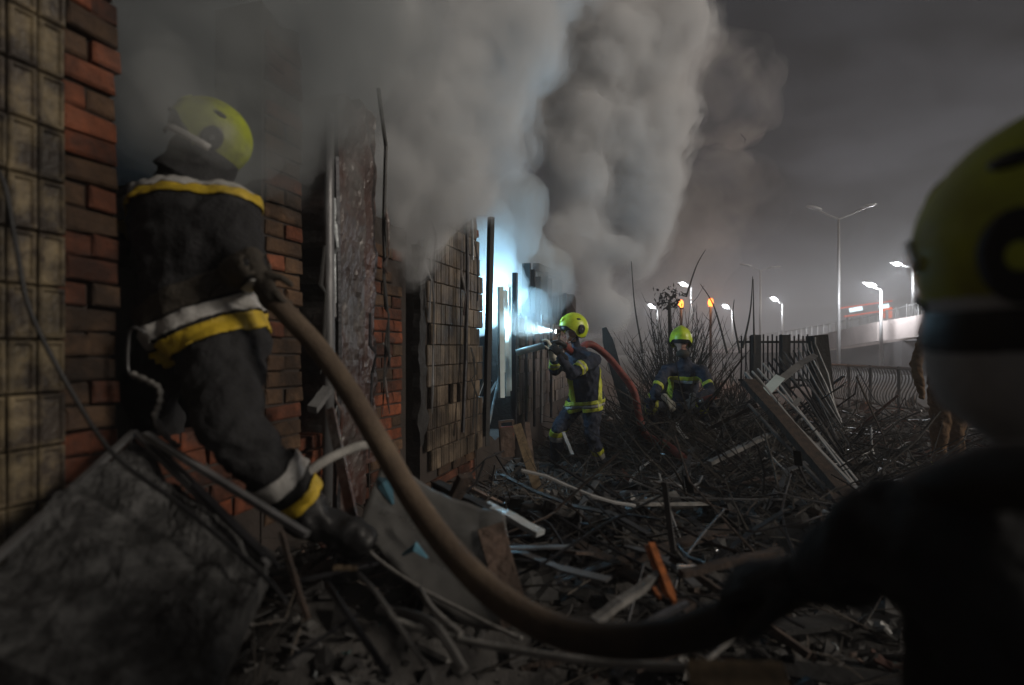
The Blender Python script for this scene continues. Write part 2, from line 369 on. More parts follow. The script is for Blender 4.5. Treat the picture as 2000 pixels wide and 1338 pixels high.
# bricks
def brick_mesh(L, h, d, mat, seed):
    rr = random.Random(seed); mb = MB()
    def rc(hw, hh, y): return [V((-hw + rr.uniform(-.006, .006), y, -hh + rr.uniform(-.005, .005))), V((hw + rr.uniform(-.006, .006), y, -hh + rr.uniform(-.005, .005))), V((hw + rr.uniform(-.006, .006), y, hh + rr.uniform(-.005, .005))), V((-hw + rr.uniform(-.006, .006), y, hh + rr.uniform(-.005, .005)))]
    mb.loft([rc(L / 2, h / 2, -d), rc(L / 2, h / 2, -.006), rc(L / 2 - .005, h / 2 - .005, 0)])
    return mb.mesh('brick', mat)
def brick_set(L): return {m: [brick_mesh(L, 0.064, 0.10, m, i) for i in range(3)] for m in ('brick_red', 'brick_bright', 'brick_ochre')}
BL, BS = brick_set(0.235), brick_set(0.112)
def brickwork(u0, u1, h0, h1, off, choose, skip=0.03, cut=True):
    h = h0; k = 0
    while h < h1:
        u = u0 - (0.125 if k % 2 and not cut else 0.0)
        if k % 2: seq = [0.125] + [0.25] * 20
        else: seq = [0.25] * 21
        for s in seq:
            if u + s > u1 + 0.02:
                if u + 0.125 <= u1 + 0.02: s = 0.125
                else: break
            if rr.random() > skip:
                m = choose(u, h)
                place(rr.choice((BL if s > .2 else BS)[m]), 'brick', u + s / 2, h + .0375, off + rr.uniform(-.008, .008), (rr.uniform(-.02, .02), rr.uniform(-.01, .01), rr.uniform(-.03, .03)))
            u += s
        h += 0.075; k += 1
def ch_left(u, h):
    x = rr.random()
    if h < 1.15 and x < .75: return 'brick_bright'
    return 'brick_red' if x < .55 else ('brick_ochre' if x < .85 else 'brick_bright')
BM = brick_set(0.158)
for k in range(26):
    h = .70 + k * .075; m = ch_left(.25, h)
    if k % 2 == 0 or rr.random() < .2: place(rr.choice(BM[m]), 'brick', .254 + rr.uniform(-.006, .006), h + .0375, -.02 + rr.uniform(-.012, .010), (rr.uniform(-.03, .03), rr.uniform(-.012, .012), rr.uniform(-.05, .05)))
    else:
        for q in (0, 1): place(rr.choice(BS[m if q else ch_left(.3, h)]), 'brick', (.205, .298)[q] + rr.uniform(-.004, .004), h + .0375, -.02 + rr.uniform(-.016, .010), (rr.uniform(-.03, .03), rr.uniform(-.012, .012), rr.uniform(-.05, .05)), (.78, 1, 1))
brickwork(0.34, 1.0, 0.72, 1.02, -0.03, lambda u, h: 'brick_bright' if rr.random() < .7 else 'brick_red', skip=0.12)
brickwork(1.02, 1.25, 0.62, 2.75, -0.03, lambda u, h: 'brick_ochre' if rr.random() < .6 else 'brick_red')
brickwork(2.57, 3.62, 0.0, 0.52, -0.02, lambda u, h: 'brick_red' if rr.random() < .6 else 'brick_ochre', skip=.1)
brickwork(1.27, 1.88, 0.52, 0.95, -0.05, lambda u, h: 'brick_bright' if rr.random() < .7 else 'brick_red')
brickwork(1.89, 2.34, 0.45, 2.0, -0.03, lambda u, h: ('brick_bright' if (0.75 < h < 1.05 or 1.38 < h < 1.55) and rr.random() < .8 else ('brick_red' if rr.random() < .7 else 'brick_ochre')), skip=0.05)
# core walls behind the cladding (dark mortar), as separate parts
def core(name, u0, u1, h0, h1, off=-0.045, th=0.25, mat='mortar'):
    mb = MB(); nu = max(2, int((u1 - u0) / .12)); nh = max(2, int((h1 - h0) / .15))
    # a block with ragged upper edge
    top = [h1 + rr.uniform(-.05, .05) for _ in range(nu + 1)]
    vs, fs = [], []
    for side in (0, 1):
        for i in range(nu + 1):
            u = u0 + (u1 - u0) * i / nu
            vs.append(W(u, h0, off - side * th)); vs.append(W(u, top[i], off - side * th))
    n = (nu + 1) * 2
    for i in range(nu):
        a = 2 * i; fs.append((a, a + 2, a + 3, a + 1)); fs.append((n + a, n + a + 1, n + a + 3, n + a + 2)); fs.append((a + 1, a + 3, n + a + 3, n + a + 1))
    fs.append((0, 1, n + 1, n)); fs.append((2 * nu, n + 2 * nu, n + 2 * nu + 1, 2 * nu + 1))
    return mb.add(vs, fs).build(name, mat, bld)
core('wall', -3.2, 0.33, 0, 3.1); core('wall', 0.34, 1.0, 0, 1.0); core('wall', 1.01, 1.26, 0, 2.9); core('wall', 1.265, 1.885, 0, 0.93, -0.08)
core('wall', 1.89, 2.34, 0, 2.15); core('wall', 2.55, 3.66, 0, 2.5); core('wall', 3.67, 4.80, 0, 0.55)
core('wall', 4.81, 8.4, 0, 1.75); core('wall', 7.6, 8.4, 1.75, 2.25)
# back wall and end wall of the burnt room, deep inside
mb = MB(); mb.box(W(2.5, 1.1, -3.4), WD * 6.2, WN * 0.1, V((0, 0, 1.1))); mb.build('back_wall', 'char', bld)
mb = MB(); mb.box(W(.0, 1.9, -1.7), WD * 3.0, WN * 0.08, V((0, 0, 1.9))); mb.build('back_wall', 'char', bld)
mb = MB(); mb.box(W(1.15, 1.1, -1.9), WD * 0.07, WN * 1.5, V((0, 0, 1.1))); mb.build('partition_wall', 'char', bld)
mb = MB(); mb.box(W(8.35, 1.0, -1.9), WD * 0.07, WN * 1.6, V((0, 0, 1.0))); mb.build('end_wall', 'char', bld)
# far tiles joined (too small to pick apart)
mb = MB()
for c in range(44):
    for r in range(-5, 5):
        u = 4.83 + (c + .5) * TW; h = J0 + (r + .5) * TH
        if h > 1.72 or h < .3 or rr.random() < .05: continue
        mb.box(W(u, h, -0.02 + rr.uniform(-.004, .004)), WD * .035, WN * .022, V((0, 0, .072)))
mb.build('tile_field', 'soot_tile_mid', bld, kind='stuff')
# rendered pillar, wet and blistered
def rough_slab(name, u0, u1, h0, h1, off, th, mat, amp=.012, ragged=0.06, parent=bld):
    nu = max(4, int((u1 - u0) / .02)); nh = max(6, int((h1 - h0) / .03)); mb = MB(); vs = []
    for j in range(nh + 1):
        for i in range(nu + 1):
            u = u0 + (u1 - u0) * i / nu; h = h0 + (h1 - h0) * j / nh
            if i in (0, nu): u += ragged * .5 * noise.noise(V((h * 7, i, 1)))
            if j == nh: h += ragged * noise.noise(V((u * 12, 3, 1)))
            o = amp * (noise.noise(V((u * 9, h * 6, 2))) + .6 * noise.noise(V((u * 30, h * 22, 7))))
            vs.append(W(u, h, off + o))
    k = len(vs); fs = [(j * (nu + 1) + i, j * (nu + 1) + i + 1, (j + 1) * (nu + 1) + i + 1, (j + 1) * (nu + 1) + i) for j in range(nh) for i in range(nu)]
    bd = [i for i in range(nu + 1)] + [j * (nu + 1) + nu for j in range(1, nh + 1)] + [nh * (nu + 1) + i for i in range(nu - 1, -1, -1)] + [j * (nu + 1) for j in range(nh - 1, 0, -1)]
    bk = [V(vs[i]) - WN * th for i in bd]; vs += bk; n = len(bd)
    for a in range(n): b = (a + 1) % n; fs.append((bd[a], k + a, k + b, bd[b]))
    fs.append(tuple(k + a for a in range(n - 1, -1, -1)))
    return mb.add(vs, fs).build(name, mat, parent, smooth=False)
rough_slab('rendered_pillar', 1.47, 1.72, 0.55, 2.7, 0.03, 0.3, 'burnt_plaster', .014)
rough_slab('rendered_pillar', 1.725, 1.885, 0.75, 2.75, 0.0, 0.3, 'burnt_plaster_red', .016)
# peeled render strips and cable ducts
mb = MB(); mb.tube([W(1.33, 0.55, .06), W(1.34, 1.4, .07), W(1.35, 2.1, .06), W(1.37, 2.55, .05)], [.028, .028, .026, .024], 8, .6); mb.build('downpipe', 'grey_metal', bld, smooth=True)
mb = MB(); mb.tube([W(1.43, 0.6, .05), W(1.43, 1.5, .06), W(1.42, 2.35, .05)], .018, 6); mb.build('conduit', 'dark_metal', bld)
mb = MB(); mb.tube([W(1.74, 2.83, .10), W(1.86, 2.55, .08), W(1.87, 2.1, .06), W(1.885, 1.87, .06)], .012, 6); mb.build('bent_rod', 'rubber', bld)
rough_slab('torn_duct', 2.36, 2.46, 0.75, 2.08, 0.045, 0.05, 'char', .015, .09)
mb = MB(); mb.tube([W(2.50, 2.02, .06), W(2.52, 1.7, .075), W(2.56, 1.4, .05), W(2.51, 1.15, .07), W(2.52, .95, .06)], [.006, .010, .005, .012, .004], 5, .5); mb.build('torn_lining', 'grey_metal', bld)
mb = MB(); mb.tube([W(3.22, 2.42, .04), W(3.20, 1.9, .05), W(3.16, 1.3, .05), W(3.05, .75, .07)], .016, 6); mb.build('conduit', 'dark_metal', bld)
mb = MB(); mb.tube([W(3.30, 2.45, .05), W(3.305, 2.25, .055), W(3.32, 2.12, .05)], .012, 5); mb.build('torn_lining', 'foil', bld)
rs_ = random.Random(5)
for k in range(16):
    u = rs_.choice([rs_.uniform(1.28, 1.46), rs_.uniform(1.72, 1.9), rs_.uniform(2.34, 2.56), rs_.uniform(3.0, 3.4)]); h = rs_.uniform(1.3, 2.3); pts = [W(u, h, .06)]
    for i in range(4): pts.append(W(u + rs_.uniform(-.03, .03), h - (i + 1) * rs_.uniform(.08, .2), .06 + rs_.uniform(-.01, .04)))
    mb = MB(); mb.tube(pts, [.008, .012, .006, .011, .003], 5, .4); mb.build('hanging_strip', rs_.choice(['grey_metal', 'burnt_plaster', 'char', 'foil' if k % 5 == 0 else 'dark_metal']), bld)
# broken jagged brick edge by the bright opening
for k in range(26):
    h = 0.55 + k * 0.075
    if rr.random() < .8: place(rr.choice(BS[rr.choice(['brick_red', 'brick_ochre'])]), 'brick', 3.70 + rr.uniform(-.02, .02), h, -0.06, (0, 0, rr.uniform(-.3, .3)))
# bright opening: leaning post, white frame members, dark remains
mb = MB(); mb.beam(W(3.92, 0.5, -.05), W(3.98, 2.62, -.02), .045, .05); mb.build('charred_post', 'char', bld)
for (u, h0, h1, w, t) in ((4.42, .9, 2.02, .05, .02), (4.62, .9, 2.0, .03, -.02), (4.70, .95, 2.05, .03, .03), (4.50, 1.15, 1.6, .03, .05)):
    mb = MB(); mb.beam(W(u, h0, -.06), W(u + t, h1, -.08), w, .05); mb.build('window_frame', 'white_frame', bld)
mb = MB(); mb.beam(W(4.72, .45, -.02), W(4.76, 2.2, -.02), .05, .05); mb.build('charred_post', 'dark_metal', bld)
mb = MB(); mb.beam(W(4.3, 1.9, -1.4), W(4.28, 3.0, -1.3), .07, .07); mb.build('charred_post', 'char', bld)
for k in range(14):
    mb = MB(); u = 3.75 + .07 * k; mb.beam(W(u, .5, -.3 - .2 * rr.random()), W(u + rr.uniform(-.2, .2), .9 + .3 * rr.random(), -.2), .02, .02); mb.build('bent_strip', rr.choice(['foil', 'dark_metal', 'char', 'blue_plastic']), bld)
# far opening with burnt roof planks
for k, (u, t, w) in enumerate([(5.55, .02, .10), (5.8, -.05, .12), (6.05, .03, .1), (6.35, .05, .14), (6.7, -.03, .12), (7.0, .05, .14), (7.3, .06, .12)]):
    mb = MB(); mb.beam(W(u, 1.7, -.12), W(u + t, 2.42 - .05 * (k % 3), -.12), w, .04); mb.build('charred_plank', 'wood_burnt' if k % 2 else 'char', bld)
mb = MB(); mb.beam(W(6.1, 2.45, -.14), W(7.5, 2.5, -.14), .08, .10); mb.build('lintel', 'char', bld)
for k, (a, b) in enumerate([((4.95, .6, .05), (5.0, 1.75, .04)), ((5.3, .5, .05), (5.28, 1.8, .05)), ((5.62, .5, .05), (5.6, 1.8, .06)), ((6.2, .5, .04), (6.2, 1.9, .04))]):
    mb = MB(); mb.tube([W(*a), W(*b)], .018, 6); mb.build('conduit', 'grey_metal' if k in (0, 2) else 'dark_metal', bld)

# ---------------------------------------------------------------- people
def frame(f, up=(0, 0, 1)):
    f = V(f).normalized(); l = V(up).cross(f).normalized(); u = f.cross(l).normalized(); return f, l, u
def band(me, c, axis, hw, maxd, off, mat, parent, name='reflective_band', maxl=None):
    bm = bmesh.new(); bm.from_mesh(me); c = V(c); axis = V(axis).normalized()
    def cut(co, no):
        bmesh.ops.bisect_plane(bm, geom=bm.verts[:] + bm.edges[:] + bm.faces[:], plane_co=co, plane_no=no, clear_outer=True)
    cut(c + axis * hw, axis); cut(c - axis * hw, -axis)
    kill = [f for f in bm.faces if (f.calc_center_median() - c - axis * (f.calc_center_median() - c).dot(axis)).length > maxd]
    bmesh.ops.delete(bm, geom=kill, context='FACES')
    bm.normal_update()
    for v in bm.verts: v.co = v.co + v.normal * off
    if not bm.faces: bm.free(); return None
    m2 = bpy.data.meshes.new(name); bm.to_mesh(m2); bm.free(); m2.materials.clear(); m2.materials.append(M[mat])
    m2.polygons.foreach_set('material_index', [0] * len(m2.polygons))
    o = link(name, m2, parent)
    md = o.modifiers.new('t', 'SOLIDIFY'); md.thickness = 0.004; md.offset = -0.5
    return o
def hand(parent, wrist, fwd, palm_n, mat, curl=1.0, side=1, s=1.0, voxel=.005, name='glove'):
    # wrist -> fingers direction fwd; palm_n = direction the palm faces
    f = V(fwd).normalized(); n = (V(palm_n) - f * V(palm_n).dot(f)).normalized(); l = n.cross(f) * side
    mb = MB(); w = V(wrist)
    mb.ell(w + f * .05 * s, l * .043 * s, n * .019 * s, f * .055 * s)
    mb.cap(w - f * .04 * s, .036 * s, w + f * .02 * s, .031 * s)
    for k, (o, L) in enumerate(((-.031, .068), (-.010, .078), (.011, .073), (.031, .056))):
        p = w + f * .085 * s + l * o * s; a = 0; seg = (L * .45, L * .32, L * .26); r = .0105 * s
        d = f
        for j, q in enumerate(seg):
            a += (0.35, 0.75, 0.7)[j] * curl
            d = f * math.cos(a) + n * math.sin(a) + l * o * .6 * (1 - curl * .5)
            e = p + d.normalized() * q * s; mb.cap(p, r, e, r * .9, 8); p = e; r *= .92
    p = w + f * .03 * s - l * .035 * s; d = (f * .6 - l * .75 + n * .35 * curl).normalized()
    e = p + d * .038 * s; mb.cap(p, .014 * s, e, .012 * s, 8)
    d2 = (f * .8 - l * .2 + n * .6 * curl).normalized(); mb.cap(e, .012 * s, e + d2 * .032 * s, .0105 * s, 8)
    me = remesh(mb, voxel, 2); me.materials.append(M[mat]); return link(name, me, parent)
def helmet(parent, c, f, up, s=1.0, lamp=False, detail=24, shell='helmet_lime', low=False):
    f, l, u = frame(f, up); c = V(c)
    mb = MB(); nA = detail * 2; nE = detail; rings = []
    def lim(a):      # a = 0 front; lower rim elevation
        k = abs(math.atan2(math.sin(a), math.cos(a))) / math.pi
        pts = [(0, 4), (.2, 2), (.36, -14), (.5, -40), (.62, -46), (.8, -40), (1, -36)]
        if low: pts = [(0, -16), (.2, -22), (.36, -36), (.5, -44), (.62, -46), (.8, -42), (1, -38)]
        for i in range(len(pts) - 1):
            if k <= pts[i + 1][0]:
                t = (k - pts[i][0]) / (pts[i + 1][0] - pts[i][0]); t = t * t * (3 - 2 * t)
                return math.radians(pts[i][1] * (1 - t) + pts[i + 1][1] * t)
    def surf(a, e, r=1.0):
        x = math.cos(e) * math.cos(a); y = math.cos(e) * math.sin(a); z = math.sin(e)
        ridge = 1 + 0.045 * math.exp(-(y / .16) ** 2) * max(0, z + .2)
        step = 1 - 0.030 * (1 if (abs(y) > .30 and z > 0.1 and x < .75) else 0) * min(1, (abs(y) - .30) * 12 if abs(y) > .3 else 0)
        ax = .158 if x > 0 else .165
        return c + (f * x * ax + l * y * .128 + u * (z * .150)) * s * r * ridge * step
    vs = []; fs = []
    for i in range(nE + 1):
        for j in range(nA):
            a = 2 * math.pi * j / nA; e0 = lim(a); e = math.pi / 2 * .985 + (e0 - math.pi / 2 * .985) * i / nE
            vs.append(surf(a, e, 1 + (0.04 if i == nE else 0)))
    for i in range(nE):
        for j in range(nA): fs.append((i * nA + j, (i + 1) * nA + j, (i + 1) * nA + (j + 1) % nA, i * nA + (j + 1) % nA))
    fs.append(tuple(range(nA)))
    mb.add(vs, fs); sh = mb.build('helmet', shell, parent, smooth=True)
    md = sh.modifiers.new('t', 'SOLIDIFY'); md.thickness = .006 * s; md.offset = -1
    # rim trim
    mb = MB(); pts = [surf(2 * math.pi * j / 40, lim(2 * math.pi * j / 40), 1.035) for j in range(41)]
    mb.tube(pts, .005 * s, 6); mb.build('rim_trim', 'rubber', sh, smooth=True)
    # ear discs, vents
    for sd in (1, -1):
        q = surf(sd * 1.75, -.14, .97); nn = (l * sd * .95 - f * .12 - u * .1).normalized()
        a1 = (f - nn * f.dot(nn)).normalized(); b1 = nn.cross(a1)
        def disc(rad, d0, d1, m, nm, cx=q):
            mb = MB(); rings = [[cx + nn * dd * s + (a1 * math.cos(t) * rad * .92 + b1 * math.sin(t) * rad * 1.12) * s for t in [2 * math.pi * k / 24 for k in range(24)]] for dd in (d0, d1)]
            rings.append([cx + nn * (d1 + .004) * s + (a1 * math.cos(t) * rad * .92 + b1 * math.sin(t) * rad * 1.12) * .8 * s for t in [2 * math.pi * k / 24 for k in range(24)]])
            mb.loft(rings); return mb.build(nm, m, sh, smooth=False)
        disc(.044, -.02, .010, 'rubber', 'ear_disc'); disc(.013, .008, .016, 'helmet_worn' if detail > 24 else 'wet_metal', 'disc_boss')
        q2 = surf(sd * 1.62, .62, .99); mb = MB(); nn2 = (l * sd * .75 + u * .65).normalized(); a2 = f; b2 = nn2.cross(a2).normalized()
        mb.ell(q2, a2 * .026 * s, b2 * .013 * s, nn2 * .007 * s); mb.build('vent', 'rubber', sh, smooth=True)
    # front badge plate, visor under the brow
    mb = MB(); mb.ell(surf(0, .55, .99), l * .03 * s, (u * .8 - f * .5).normalized() * .035 * s, (f * .8 + u * .5).normalized() * .008 * s); mb.build('front_plate', shell, sh, smooth=True)
    vs = []; fs = []; nn_ = 20
    for i in range(5):
        for j in range(nn_ + 1):
            a = -1.15 + 2.3 * j / nn_; e = math.radians(6 - i * 5); vs.append(surf(a, e, .965))
    fs = [(i * (nn_ + 1) + j, (i + 1) * (nn_ + 1) + j, (i + 1) * (nn_ + 1) + j + 1, i * (nn_ + 1) + j + 1) for i in range(4) for j in range(nn_)]
    mb = MB(); mb.add(vs, fs); vz = mb.build('visor', 'visor', sh, smooth=True); md = vz.modifiers.new('t', 'SOLIDIFY'); md.thickness = .003
    return sh, surf, (f, l, u)
def head(parent_mb, c, f, up, s=1.0):
    f, l, u = frame(f, up); c = V(c)
    parent_mb.ell(c + u * .01 * s, l * .076 * s, f * .095 * s, u * .105 * s, 18, 12)
    parent_mb.ell(c - u * .055 * s + f * .03 * s, l * .056 * s, f * .062 * s, u * .062 * s, 16, 10)
    parent_mb.ell(c - u * .098 * s + f * .066 * s, l * .022 * s, f * .02 * s, u * .018 * s)
    parent_mb.cap(c + f * .088 * s + u * .01 * s, .009 * s, c + f * .108 * s - u * .025 * s, .013 * s, 8)
    for q in (1, -1):
        parent_mb.ell(c + l * q * .078 * s - u * .015 * s, l * .012 * s, f * .018 * s, u * .03 * s)
        parent_mb.ell(c + l * q * .035 * s + f * .072 * s - u * .028 * s, l * .026 * s, f * .02 * s, u * .02 * s)
    parent_mb.ell(c + f * .080 * s + u * .028 * s, l * .055 * s, f * .014 * s, u * .011 * s)
    parent_mb.ell(c + f * .086 * s - u * .062 * s, l * .024 * s, f * .012 * s, u * .008 * s)
def face_bits(parent, c, f, up, s=1.0):
    f, l, u = frame(f, up); c = V(c)
    for q in (1, -1):
        mb = MB(); mb.ell(c + l * q * .032 * s + f * .084 * s + u * .006 * s, l * .013 * s, f * .008 * s, u * .007 * s); mb.build('eye', 'hair', parent, smooth=True)
        mb = MB(); mb.ell(c + l * q * .034 * s + f * .092 * s + u * .030 * s, l * .020 * s, f * .004 * s, u * .004 * s); mb.build('eyebrow', 'hair', parent, smooth=True)
    mb = MB(); mb.ell(c + f * .097 * s - u * .062 * s, l * .022 * s, f * .006 * s, u * .006 * s); mb.build('mouth', 'lips', parent, smooth=True)

def figure(label, J, f_torso, f_head, up_head, suit='suit', hs=1.0, voxel=.014, r=1.0, skin_head=True, facebits=True, base=None):
    """J: dict of joints in world space. One continuous remeshed body; returns (root, mesh, head frame)."""
    ft, lt, ut = frame(f_torso)
    root = thing('person', label, 'person', base or V((J['pel'].x, J['pel'].y, min(J['aL'].z, J['aR'].z) - .08)))
    spine = (J['neck'] - J['pel']).normalized(); lat = (J['sL'] - J['sR']).normalized(); dep = lat.cross(spine).normalized()
    mb = MB()
    def ring(c, a, b, n=20): return [c + (lat * math.cos(t) * a + dep * math.sin(t) * b) for t in [2 * math.pi * k / n for k in range(n)]]
    pel, neck = J['pel'], J['neck']
    def L(t): return pel.lerp(neck, t)
    prof = [(-.16, .155, .12), (-.12, .185, .145), (.0, .190, .150), (.15, .180, .145), (.35, .178, .14), (.6, .192, .148), (.78, .198, .138), (.9, .165, .115), (1.0, .09, .085), (1.1, .072, .075)]
    mb.loft([ring(L(t), a * r, b * r) for t, a, b in prof])
    for S in 'LR':
        mb.cap(J['s' + S], .078 * r, J['e' + S], .060 * r); mb.cap(J['e' + S], .060 * r, J['w' + S], .043 * r)
        mb.cap(L(.82), .09 * r, J['s' + S], .078 * r)
        mb.cap(J['h' + S], .108 * r, J['k' + S], .076 * r); mb.cap(J['k' + S], .076 * r, J['a' + S], .060 * r)
        t = J.get('t' + S, J['a' + S] + ft * .17 - V((0, 0, .05)))
        heel = J['a' + S] - V((0, 0, .05)); mb.cap(heel, .053 * r, t, .047 * r); mb.cap(J['a' + S], .060 * r, heel, .055 * r); mb.ell(t + V((0, 0, .005)), V((.05, 0, 0)) * r, V((0, .05, 0)) * r, V((0, 0, .045)) * r)
    hc = J['head']; mb.cap(neck, .062, hc - V((0, 0, .06)), .055)
    head(mb, hc, f_head, up_head, hs)
    me = remesh(mb, voxel, 2, ((.13, .034, 11), (.05, .017, 11), (.22, .03, 1)) if voxel < .02 else (), post=1)
    for m in (suit, 'skin', 'rubber'): me.materials.append(M[m])
    ff, fl, fu = frame(f_head, up_head)
    idx = []
    for p in me.polygons:
        q = p.center; d = (q - hc); k = 0
        if d.length < .15 and d.dot(fu) > -.115 and d.dot(ff) > -.02 and skin_head: k = 1
        for S in 'LR':
            if (q - J['a' + S]).length < .30 and q.z < J['a' + S].z + .03 and (q - J['k' + S]).length > .2: k = 2
        idx.append(k)
    me.polygons.foreach_set('material_index', idx)
    bd = link('body', me, root)
    if facebits: face_bits(bd, hc, f_head, up_head, hs)
    return root, me, bd

# ---- firefighter at the opening with the hose
zz = 6.0
hd2 = P(1118, 646, 6.0)
J = dict(pel=P(1146, 776, 6.08), neck=P(1131, 686, 6.05), head=hd2,
         sR=P(1108, 702, 6.24), sL=P(1160, 702, 5.90), eR=P(1084, 724, 6.02), eL=P(1118, 731, 5.66), wR=P(1082, 692, 5.84), wL=P(1096, 697, 5.66),
         hR=P(1130, 782, 6.18), hL=P(1158, 784, 5.98), kR=P(1088, 840, 5.95), kL=P(1156, 850, 5.85), aR=P(1086, 902, 6.08), aL=P(1176, 908, 6.02))
J['tR'] = J['aR'] + V((-.17, -.05, -.07)); J['tL'] = J['aL'] + V((-.14, -.08, -.07))
fire2, me2, body2 = figure('firefighter in lime helmet with lit headlamp, aiming a hose nozzle into the bright opening', J, (-.82, -.57, 0), (-.93, -.36, -.06), (0, 0, 1), hs=1.0, r=1.14)
hl, surf2, fr2 = helmet(body2, hd2 + V((.012, 0, .035)), (-.93, -.36, .02), (0, 0, 1))
ax = (J['neck'] - J['pel']).normalized()
for k, (o_, m_, w_) in enumerate(((-.105, 'band_yellow', .017), (-.070, 'band_silver', .012), (-.035, 'band_yellow', .017))):
    band(me2, J['pel'] + ax * o_, ax, w_, .26, .006, m_, body2)
latx = (J['sL'] - J['sR']).normalized(); 
def vstrip(me, c, lateral, hw, axis, lo, hi, nd, mat, parent, off=.007):
    bm = bmesh.new(); bm.from_mesh(me); lateral = V(lateral).normalized(); axis = V(axis).normalized(); nd = V(nd).normalized(); c = V(c)
    for co, no in ((c + lateral * hw, lateral), (c - lateral * hw, -lateral), (c + axis * hi, axis), (c + axis * lo, -axis)):
        bmesh.ops.bisect_plane(bm, geom=bm.verts[:] + bm.edges[:] + bm.faces[:], plane_co=co, plane_no=no, clear_outer=True)
    bm.normal_update()
    bmesh.ops.delete(bm, geom=[f for f in bm.faces if f.normal.dot(nd) < .2 or (f.calc_center_median() - c).length > .5], context='FACES')
    seen = set(); best = []
    for f0 in bm.faces:
        if f0 in seen: continue
        st_ = [f0]; isl = []; seen.add(f0)
        while st_:
            f = st_.pop(); isl.append(f)
            for e in f.edges:
                for g in e.link_faces:
                    if g not in seen: seen.add(g); st_.append(g)
        if len(isl) > len(best): best = isl
    best = set(best); bmesh.ops.delete(bm, geom=[f for f in bm.faces if f not in best], context='FACES')
    for v in bm.verts: v.co += v.normal * off
    m2 = bpy.data.meshes.new('reflective_strip'); bm.to_mesh(m2); bm.free(); m2.materials.clear(); m2.materials.append(M[mat]); m2.polygons.foreach_set('material_index', [0] * len(m2.polygons))
    o = link('reflective_strip', m2, parent); md = o.modifiers.new('t', 'SOLIDIFY'); md.thickness = .004; return o
tc_ = J['pel'].lerp(J['neck'], .4); ncam = V((-.25, -1, 0))
vstrip(me2, tc_ - V((.145, 0, 0)), (1, 0, .12), .022, ax, -.28, .13, ncam, 'band_yellow', body2)
vstrip(me2, tc_ + V((.165, 0, 0)), (1, 0, -.1), .022, ax, -.28, .13, V((.3, -1, 0)), 'band_yellow', body2)
for a, b, t in (('eL', 'sL', .35), ('wR', 'eR', .55)):
    d = (J[b] - J[a]).normalized(); q = J[a].lerp(J[b], t)
    band(me2, q - d * .024, d, .014, .12, .006, 'band_yellow', body2); band(me2, q, d, .009, .12, .006, 'band_silver', body2); band(me2, q + d * .024, d, .014, .12, .006, 'band_yellow', body2)
for S, t in (('R', .15), ('L', .42)):
    d = (J['k' + S] - J['a' + S]).normalized(); q = J['a' + S].lerp(J['k' + S], 1 - t if S == 'R' else t)
    band(me2, q + d * .03, d, .028, .13, .006, 'band_yellow', body2); band(me2, q - d * .03, d, .026, .13, .006, 'band_silver', body2)
hand(body2, P(1078, 690, 5.76), (-.25, -.1, 1), (-.9, .2, 0), 'glove_pale', .9, 1, 1.15)
hand(body2, P(1097, 694, 5.66), (-.6, .1, .6), (-.5, .8, 0), 'suit_dark', 1.0, -1, 1.1)
mb = MB(); mb.tube([surf2(1.75, -.6, .9), P(1112, 670, 5.92), P(1106, 671, 6.0)], .004, 5); mb.build('chin_strap', 'rubber', hl)
# headlamp on the helmet
lp = P(1090, 647, 5.86)
mb = MB(); mb.tube([lp + V((.03, 0, .0)), lp + V((-.02, 0, 0))], [.017, .021], 12); lamp_o = mb.build('headlamp', 'rubber', hl)
mb = MB(); mb.tube([lp + V((-.0205, 0, 0)), lp + V((-.028, 0, 0))], [.018, .015], 12); mb.build('lens', 'led', lamp_o)
def light(name, kind, loc, energy, col, size=.05, **kw):
    d = bpy.data.lights.new(name, kind); o = bpy.data.objects.new(name, d); COL.objects.link(o); o.location = loc; d.energy = energy; d.color = col
    if kind == 'AREA': d.size = size
    elif kind != 'SUN': d.shadow_soft_size = size
    for k, v in kw.items(): setattr(d, k, v)
    return o
sl = light('headlamp_light', 'SPOT', lp + V((-.04, 0, 0)), 120, (.55, .85, 1.0), .01, spot_size=math.radians(44), spot_blend=.9)
sl.rotation_euler = V((1, -.05, -.12)).to_track_quat('Z', 'Y').to_euler()

# hose over his shoulder and the nozzle
noz = thing('hose_nozzle', 'pale branch pipe nozzle pointed left from the firefighter\'s gloved hand', 'nozzle', P(1060, 676, 5.78))
mb = MB(); mb.tube([P(1008, 689, 5.80), P(1035, 682, 5.80), P(1064, 675, 5.79)], [.032, .034, .036], 14); mb.build('branch_pipe', 'white_frame', noz, smooth=True)
mb = MB(); mb.tube([P(1063, 675, 5.79), P(1072, 673, 5.79)], [.045, .047], 14); mb.build('collar', 'suit', noz)
mb = MB(); mb.tube([P(1072, 673, 5.79), P(1092, 668, 5.80), P(1104, 676, 5.85)], [.03, .032, .03], 12); mb.build('valve_body', 'rubber', noz, smooth=True)
mb = MB(); mb.tube([P(1090, 668, 5.79), P(1095, 650, 5.80), P(1088, 658, 5.77)], .008, 6); mb.build('handle', 'rubber', noz)
def bez(pts, n=8):
    out = []; pts = [V(p) for p in pts]; q = [pts[0]] + pts + [pts[-1]]
    for i in range(1, len(q) - 2):
        for k in range(n):
            t = k / n; a, b, c, d = q[i - 1], q[i], q[i + 1], q[i + 2]
            out.append(.5 * ((2 * b) + (c - a) * t + (2 * a - 5 * b + 4 * c - d) * t * t + (3 * b - a - 3 * c + d) * t ** 3))
    out.append(pts[-1]); return out
def hose(name, label, pts, r, mat, cat='hose', flat=1.0, n=14, rads=None):
    mb = MB(); pp = bez(pts); rads = rads or [r * (1 + .03 * noise.noise(p * 9)) for p in pp]
    mb.tube(pp, rads, n, flat); return single(mb, name, mat, label, cat, smooth=True)
